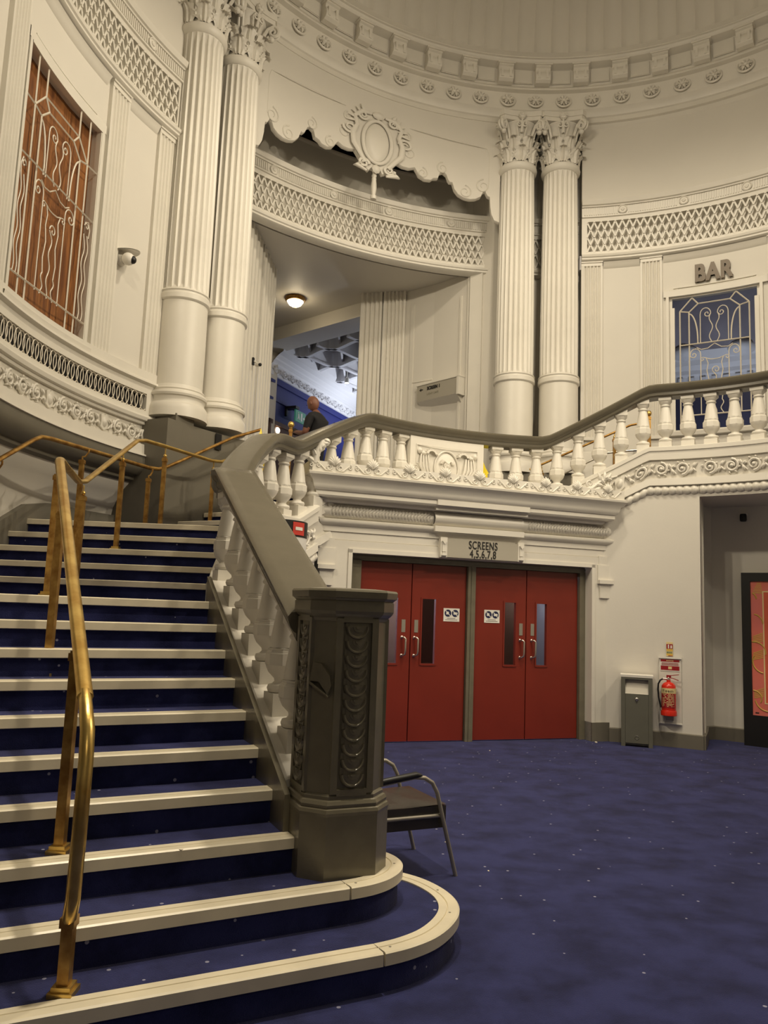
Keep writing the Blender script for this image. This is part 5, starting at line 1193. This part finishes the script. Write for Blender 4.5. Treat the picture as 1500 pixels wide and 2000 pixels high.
b = MB(); b.sweep([(-.012, -.004), (-.012, .004), (.012, .004), (.012, -.004)], [(-.01, 0, .885), (.04, -.01, .902), (.125, -.015, .918)]); b.sweep([(-.012, -.004), (-.012, .004), (.012, .004), (.012, -.004)], [(0, 0, .872), (.05, -.01, .87), (.12, -.015, .845)]); b.box(-.025, .03, -.014, .012, .87, .905); obj('lever', b, MT['dred'], fe, 0, EX)
b = MB(); b.tube([(-.035, 0, .855), (-.065, -.005, .857), (-.10, -.01, .835), (-.122, -.012, .79), (-.128, -.012, .72), (-.12, -.015, .62), (-.10, -.02, .53), (-.088, -.025, .475)], .0105, 8); obj('hose', b, MT['rubber'], fe, 50, EX)
b = MB(); b.tube([(-.03, 0, .855), (-.068, -.005, .857)], .0125, 8); b.tube([(-.092, -.022, .495), (-.086, -.026, .46)], .0125, 8); obj('hose_ferrule', b, MT['silver'], fe, 50, EX)
b = MB(); b.box(-.05, .04, .335, .40, .0, .06); obj('bracket', b, MT['steel'], fe, 0, EF)

# ------------------------------------------------------------------ poster stand at the right edge
PS = planeframe((4.885, 10.45), (5.60, 9.93)); PS.translation.z = 0
po = thing('poster_stand', 'black framed freestanding poster stand with a red and gold poster at the right edge', 'poster stand', tuple(PS @ Vector((.45, 0, 0))))
b = MB(); b.box(0, .95, 0, 2.28, -.10, -.03); b.box(0, .95, 0, .40, -.03, .0); b.box(0, .11, .40, 2.28, -.03, 0); b.box(.84, .95, .40, 2.28, -.03, 0); b.box(.11, .84, 2.165, 2.28, -.03, 0); obj('frame', b, MT['black'], po, 0, PS)
b = MB(); b.box(.11, .84, .40, 2.165, -.03, -.022); ps = obj('poster', b, MT['poster'], po, 0, PS)
b = MB(); b.box(.27, .68, .57, 2.02, -.022, -.020); obj('red_panel', b, MT['posterin'], ps, 0, PS)
b = MB(); b.box(.255, .27, .555, 2.035, -.022, -.018); b.box(.68, .695, .555, 2.035, -.022, -.018); b.box(.27, .68, .555, .57, -.022, -.018); b.box(.27, .68, 2.02, 2.035, -.022, -.018); obj('border_line', b, MT['cream'], ps, 0, PS)
b = MB()
def arcb(cx, cz, r, a0, a1, w=.016): b.tube([(cx + r * cos(rad(a0 + (a1 - a0) * k / 12)), cz + r * sin(rad(a0 + (a1 - a0) * k / 12)), -.021) for k in range(13)], w * .6, 4)
for k in range(6): b.box(.19 - .012 * k, .24 + .004 * k, 2.13 - .025 * k, 2.142 - .025 * k, -.022, -.0195)
arcb(.13, 1.60, .125, 0, 80); arcb(.10, 1.93, .08, 0, 60); arcb(.14, 1.22, .14, -10, 100); arcb(.27, 1.10, .15, 150, 260); arcb(.12, .62, .10, -30, 90); arcb(.30, .62, .16, 190, 270)
for cz in (1.42, 1.20, .70):
    for k in range(5): b.slab([(.13, cz - .02 * k), (.25, cz + .05 - .025 * k), (.25, cz + .062 - .025 * k), (.13, cz + .012 - .02 * k)], -.022, -.0195)
for k in range(5): b.box(.30 + .01 * k, .55, .44 + .022 * k, .452 + .022 * k, -.022, -.0195)
o = obj('gold_pattern', b, MT['postergold'], ps, 0, PS); o['kind'] = 'stuff'
text('GR', .062, MT['white'], 'lettering', PS @ Matrix.Translation((.375, 1.345, -.018)), ps, .002, 1.2, 'LEFT'); text('+ I', .05, MT['white'], 'lettering', PS @ Matrix.Translation((.385, .925, -.018)), ps, .002, 1., 'LEFT')
b = MB()
for k in range(3): b.box(.39, .60, .62 + .03 * k, .635 + .03 * k, -.02, -.018)
obj('small_print', b, MT['postergold'], ps, 0, PS)
b = MB(); b.box(.14, .185, .425, .44, -.022, -.019); obj('imprint', b, MT['letter'], ps, 0, PS)

# ------------------------------------------------------------------ waiting-room chair behind the newel
CF = Vector((.905, .425, 0)); CS = Vector((.425, -.905, 0)); CO = Vector((.365, 5.17, 0))
CM = Matrix((CF, -CS, Vector((0, 0, 1)))).transposed().to_4x4(); CM.translation = CO - CF * .30     # x forward, y left, z up
cx = thing('armchair', 'low dark vinyl armchair with grey tube frame behind the newel post', 'chair', tuple(CM @ Vector((0, 0, 0))))
b = MB()
def seat(i, j):
    u = -.24 + .52 * i / 10; v = -.25 + .5 * j / 10; e = min(1, 6 * min(i / 10, 1 - i / 10)) * min(1, 6 * min(j / 10, 1 - j / 10))
    return (u, v, (.415) + .014 * e + .03 * (u) + .006 * sin(u * 30 + v * 9) * e)
b.grid(seat, 11, 11); b.box(-.24, .28, -.25, .25, .285, .415); obj('seat', b, MT['leather'], cx, 40, CM)
b = MB()
def back(i, j):
    v = -.24 + .48 * i / 8; h = j / 8; return (-.24 - .16 * h + .02 * sin(pi * i / 8), v, .42 + .40 * h)
b.grid(back, 9, 9); b.grid(lambda i, j: (back(i, j)[0] - .07, back(i, j)[1], back(i, j)[2]), 9, 9); b.box(-.33, -.27, -.24, .24, .40, .44); obj('backrest', b, MT['leather'], cx, 40, CM)
for s in (-1, 1):
    y = s * .275; leg = [(.345, y, 0), (.24, y, .36), (.20, y, .50), (.165, y, .56), (.11, y, .592), (.04, y, .60), (-.28, y, .555), (-.36, y, .53)]
    b = MB(); b.tube(leg, .0135, 8); lg = obj('leg', b, MT['steel'], cx, 50, CM)
    b = MB(); b.tube([(-.18, y, .45), (-.36, y, .53), (-.30, y, .4), (-.36, y, .0)][2:], .0135, 8); b.tube([(-.36, y, .53), (-.32, y, .40)], .0135, 8); obj('leg', b, MT['steel'], cx, 50, CM)
    b = MB(); b.tube([(.09, y, .605), (.05, y, .612), (-.28, y, .568), (-.31, y, .56)], [.010, .021, .021, .012], 8); obj('armrest', b, MT['black'], cx, 50, CM)
b = MB(); b.tube([(.235, -.275, .36), (.235, .275, .36)], .012, 8); b.tube([(-.25, -.275, .33), (-.25, .275, .33)], .012, 8); b.tube([(.23, -.262, .36), (-.28, -.262, .36)], .012, 8); b.tube([(.23, .262, .36), (-.28, .262, .36)], .012, 8); obj('seat_frame', b, MT['steel'], cx, 50, CM)

# ------------------------------------------------------------------ cameras, standee, wet-floor markers, pale blue pad
KF = frame(160.9, R0 + .05, 5.60)
kc = thing('security_camera', 'white dome security camera under a small rain hood on the left wall panel', 'camera', tuple(KF @ Vector((0, 0, 0))))
b = MB(); b.lathe([(.07, 0), (.075, .02), (.06, .05), (.05, .06)], 16); b.tube([(0, 0, .03), (-.02, -.01, .12)], .03, 8); obj('mount', b, MT['white'], kc, 50, KF)
b = MB(); blob(b, -.035, -.02, .15, .075, .075, .075, 16, 10); cb = obj('housing', b, MT['white'], kc, 60, KF)
b = MB(); blob(b, -.02, -.03, .195, .05, .05, .05, 14, 8); obj('lens', b, MT['black'], cb, 60, KF)
b = MB()
def hood(i, j):
    a = pi * (i / 12); r = .13 * j / 4; return (.01 + r * cos(a) * 1.0, .13 - .012 * j, .0 + .26 * sin(a) * j / 4)
b.grid(hood, 13, 5); b.grid(lambda i, j: (hood(i, j)[0], hood(i, j)[1] + .008, hood(i, j)[2]), 13, 5); obj('hood', b, MT['white'], kc, 50, KF)
k2 = thing('security_camera', 'small black security camera on the fluted left jamb of the vestibule', 'camera', (-2.2, 12.6, 5.5))
pf = planeframe((-2.345, 11.3), (-2.175, 13.42)); b = MB(); b.box(.78, .84, 5.46, 5.58, .05, .075); obj('bracket', b, MT['black'], k2, 0, pf)
b = MB(); b.tube([(.81, 5.52, .07), (.78, 5.48, .14)], .015, 6); b.tube([(.80, 5.46, .12), (.70, 5.43, .20)], .032, 10); obj('housing', b, MT['white'], k2, 50, pf); b = MB(); blob(b, .695, 5.43, .205, .03, .03, .03); obj('lens', b, MT['black'], k2, 60, pf)
k3f = frame(54.2, 4.75, 3.0)
k3 = thing('security_camera', 'small black box camera hanging high on the shadowed recess wall', 'camera', tuple(k3f @ Vector((0, .05, 0)))); b = MB(); b.box(-.02, .06, .085, .13, 0, .08); obj('bracket', b, MT['wall'], k3, 0, k3f)
b = MB(); b.lathe([(.0, -.02), (.035, -.018), (.045, .0), (.045, .06), (.04, .085)], 12); b.xf(lambda x, y, z: (x + .02, z + .02, y + .07)); obj('housing', b, MT['black'], k3, 50, k3f)
st = thing('promotional_stand', 'white round promotional column with black header and red tab behind the handrail', 'display stand', (-1.04, 7.32, 0))
b = MB(); b.lathe([(.31, 0), (.31, 2.24)], 40, -1.04, 7.32, capt=True); obj('column', b, MT['standee'], st, 60)
b = MB(); b.lathe([(.314, 2.24), (.314, 2.39), (.0, 2.39)], 40, -1.04, 7.32); hd = obj('header', b, MT['black'], st, 40)
def cylpatch(a0, a1, z0, z1, r): 
    q = MB(); q.grid(lambda i, j: (-1.04 + r * cos(rad(a0 + (a1 - a0) * i / 8)), 7.32 + r * sin(rad(a0 + (a1 - a0) * i / 8)), (z0, z1)[j]), 9, 2); return q
obj('tab', cylpatch(-50, -22, 2.255, 2.375, .318), MT['standred'], hd, 60); obj('tab_print', cylpatch(-45, -28, 2.30, 2.33, .321), MT['white'], hd, 60)
q = MB(); q.grid(lambda i, j: (-1.04 + .318 * cos(rad(-48 + 16 * (j / 6) * cos(2 * pi * i / 16))), 7.32 + .318 * sin(rad(-48 + 16 * (j / 6) * cos(2 * pi * i / 16))), 2.08 + .09 * (j / 6) * sin(2 * pi * i / 16)), 16, 7, cu=True); obj('spot', q, MT['standred'], st, 60)
def marker(th, R, z, sc, label):
    p = P(th, R, z); t = thing('floor_marker', label, 'marker', tuple(p), 'yellow floor markers'); m = Matrix.Translation(p) @ Matrix.Rotation(rad(th + 180), 4, 'Z') @ Matrix.Scale(sc, 4)
    b = MB(); b.add([(-.02, -.14, .35), (-.02, .13, .35), (-.02, .15, .62), (-.02, .03, .80), (-.02, -.06, 1.02), (-.02, -.16, .70), (.06, 0, .50)], [(0, 1, 6), (1, 2, 6), (2, 3, 6), (3, 4, 6), (4, 5, 6), (5, 0, 6), (0, 5, 4, 3, 2, 1)]); b.box(-.05, .07, -.12, .12, .27, .36); obj('faceted_panel', b, MT['yellow'], t, 0, m)
    b = MB(); b.lathe([(.13, .0), (.13, .03), (.05, .05), (.04, .2), (.09, .235), (.11, .25), (.11, .27)], 16); obj('stand', b, MT['yellow'], t, 40, m); b = MB(); b.box(-.12, .12, -.19, .19, .245, .27); obj('tray', b, MT['brassdk'], t, 0, m)
marker(98.2, 5.0, L2, 1.0, 'yellow faceted marker on a small stand seen between balusters right of the carved panel')
marker(140.6, 5.0, 3.04, .86, 'yellow marker tip peeping over the handrail beside the left column base')
bl = P(151.0, 4.2, L1); pb = MB(); blob(pb, bl.x + .55, bl.y + .55, 3.28, .05, .03, .10, 12, 8); 
o = obj('hand_sanitiser_pad', pb, MT['pale'], None, 60); tag(o, 'small pale blue rounded pad on a dark post seen through the second flight balusters', 'dispenser')
pb = MB(); pb.box(bl.x + .53, bl.x + .57, bl.y + .58, bl.y + .62, 2.4, 3.3); pb.box(bl.x + .45, bl.x + .65, bl.y + .5, bl.y + .7, 2.4, 2.43); obj('post', pb, MT['black'], o)

# ------------------------------------------------------------------ man standing in the vestibule
def person():
    t = thing('person', 'bald man in black T-shirt looking down at a phone, beyond the gallery rail', 'person', (-1.08, 11.5, L2))
    SKEL = {'pel': (0, 0, .93, .135), 'wst': (.01, 0, 1.08, .125), 'chs': (.0, 0, 1.28, .165), 'upc': (.0, 0, 1.42, .145), 'nck': (.02, 0, 1.50, .062), 'nk2': (.05, 0, 1.56, .058),
            'hipL': (0, .09, .88, .095), 'kneL': (.03, .10, .48, .065), 'ankL': (0, .11, .09, .045), 'toeL': (.15, .12, .035, .04), 'hipR': (0, -.09, .88, .095), 'kneR': (.02, -.10, .48, .065), 'ankR': (-.02, -.11, .09, .045), 'toeR': (.13, -.12, .035, .04),
            'shL': (0, .19, 1.41, .08), 'elL': (.05, .24, 1.14, .047), 'wrL': (.28, .12, 1.20, .032), 'haL': (.36, .06, 1.24, .035), 'shR': (0, -.19, 1.41, .08), 'elR': (.02, -.23, 1.13, .047), 'wrR': (.27, -.12, 1.19, .032), 'haR': (.35, -.05, 1.23, .035)}
    E_ = [('pel', 'wst'), ('wst', 'chs'), ('chs', 'upc'), ('upc', 'nck'), ('nck', 'nk2'), ('pel', 'hipL'), ('hipL', 'kneL'), ('kneL', 'ankL'), ('ankL', 'toeL'), ('pel', 'hipR'), ('hipR', 'kneR'), ('kneR', 'ankR'), ('ankR', 'toeR'), ('upc', 'shL'), ('shL', 'elL'), ('elL', 'wrL'), ('wrL', 'haL'), ('upc', 'shR'), ('shR', 'elR'), ('elR', 'wrR'), ('wrR', 'haR')]
    names = list(SKEL); ix = {k: i for i, k in enumerate(names)}
    # fingers on each hand
    V = [SKEL[k][:3] for k in names]; Rr = [SKEL[k][3] for k in names]; ed = [(ix[a], ix[c]) for a, c in E_]
    for s, h in ((1, 'haL'), (-1, 'haR')):
        for q in range(4):
            base = len(V); x, y, z, _ = SKEL[h]
            V += [(x + .04, y - s * .005, z + .028 - .018 * q), (x + .075, y - s * .02, z + .034 - .02 * q), (x + .09, y - s * .045, z + .034 - .02 * q)]; Rr += [.010, .009, .008]; ed += [(ix[h], base), (base, base + 1), (base + 1, base + 2)]
        base = len(V); V += [(x + .01, y - s * .03, z + .035), (x + .04, y - s * .05, z + .055)]; Rr += [.011, .009]; ed += [(ix[h], base), (base, base + 1)]
    me = bpy.data.meshes.new('body'); me.from_pydata(V, ed, []); o = bpy.data.objects.new('b', me); COL.objects.link(o)
    md = o.modifiers.new('s', 'SKIN'); lay = me.skin_vertices[0] if me.skin_vertices else None
    if lay is None:
        bm = bmesh.new(); bm.from_mesh(me); bm.verts.layers.skin.verify(); bm.to_mesh(me); bm.free(); lay = me.skin_vertices[0]
    for i, r in enumerate(Rr):
        lay.data[i].radius = (r, r * (.78 if names[i:i + 1] and i < 4 else 1)) if False else (r, r); lay.data[i].use_root = (i == 0)
    o.modifiers.new('u', 'SUBSURF').levels = 2
    bpy.context.view_layer.update(); dg = bpy.context.evaluated_depsgraph_get(); body = bpy.data.meshes.new_from_object(o.evaluated_get(dg)); bpy.data.objects.remove(o)
    # head joined into the same mesh
    hd = MB(); hx, hz_ = .085, 1.665
    def head(i, j):
        a = 2 * pi * i / 24; p = pi * j / 16 - pi / 2
        x, y, z = cos(a) * cos(p), sin(a) * cos(p), sin(p)
        rx, ry, rz = .098, .076, .122
        if z < 0: rx *= 1 - .12 * z * z; ry *= 1 - .28 * z * z
        X = x * rx + (.018 * max(0, -z) if x > 0 else -.0); Y = y * ry; Z = z * rz
        if x > .85 and abs(y) < .3:   # nose, brow, mouth relief
            if -.30 < z < .12: X += .020 * (1 - abs(y) / .3) * (1 - abs(z + .16) / .3)
            if -.62 < z < -.42: X += .006
        if .02 < z < .2 and x > .75 and .2 < abs(y) < .6: X -= .006
        return (X, Y, Z)
    hd.grid(head, 24, 17, cu=True)
    for s in (-1, 1): blob(hd, .0, s * .078, -.015, .022, .010, .032, 8, 6)
    c, s_ = cos(rad(28)), sin(rad(28)); hd.xf(lambda x, y, z: (hx + x * c + z * s_, y, hz_ - x * s_ + z * c))
    hm = hd.mesh('h', MT['skin'])
    bm = bmesh.new(); bm.from_mesh(body); bm.from_mesh(hm); bm.to_mesh(body); bm.free(); body.name = 'body'
    body.materials.clear(); [body.materials.append(MT[k]) for k in ('skin', 'shirt', 'trouser')]
    for p in body.polygons:
        c_ = p.center; p.use_smooth = True; arm = abs(c_.y) > .15 or c_.x > .14
        if c_.z < .98: p.material_index = 2
        elif c_.z < 1.505 and not (arm and c_.z < 1.22 and (abs(c_.y) > .165 or c_.x > .13)): p.material_index = 1
        else: p.material_index = 0
    pm = Matrix.Translation((-1.08, 11.5, L2)) @ Matrix.Rotation(rad(152), 4, 'Z'); link('body', body, t, pm)
    eye = MB()
    for s in (-1, 1): blob(eye, hx + .098, s * .032, hz_ - .028, .008, .010, .008)
    obj('eyes', eye, MT['black'], t, 50, pm)
    ph = thing('phone', 'black phone held in front of the man in the black T-shirt', 'phone', tuple(pm @ Vector((.43, 0, 1.25)))); b = MB(); b.box(-.005, .005, -.04, .04, -.075, .075); b.xf(lambda x, y, z: (x + .425 + .5 * z, y, z * .85 + 1.26)); obj('case', b, MT['black'], ph, 0, pm)
person()
# ------------------------------------------------------------------ litter specks on the carpet
ca = MB(); ca.box(-.010, .010, -.006, .006, 0, .005); me_c = ca.mesh('crumb', MT['crumb'])
sp_ = [(( -.86, 3.66, .48), 1.4, 'small cream scrap of paper lying on the third stair tread'), ((.45, 3.05, 0), 1.0, 'bright cream crumb on the carpet in the foreground'), ((.52, 5.62, 0), .7, 'white crumb on the carpet right of the chair'), ((1.35, 9.3, 0), 1.0, 'white crumb on the carpet before the red doors'), ((2.85, 10.2, 0), 2.0, 'white scrap by the grey plinth right of the red doors'), ((.74, 5.05, 0), .7, 'tiny white crumb on the carpet in front of the chair legs')]
for (p, sc, lab) in sp_: tag(link('crumb', me_c, None, Matrix.Translation(p) @ Matrix.Rotation(random.random() * 3, 4, 'Z') @ Matrix.Scale(sc, 4)), lab, 'litter')
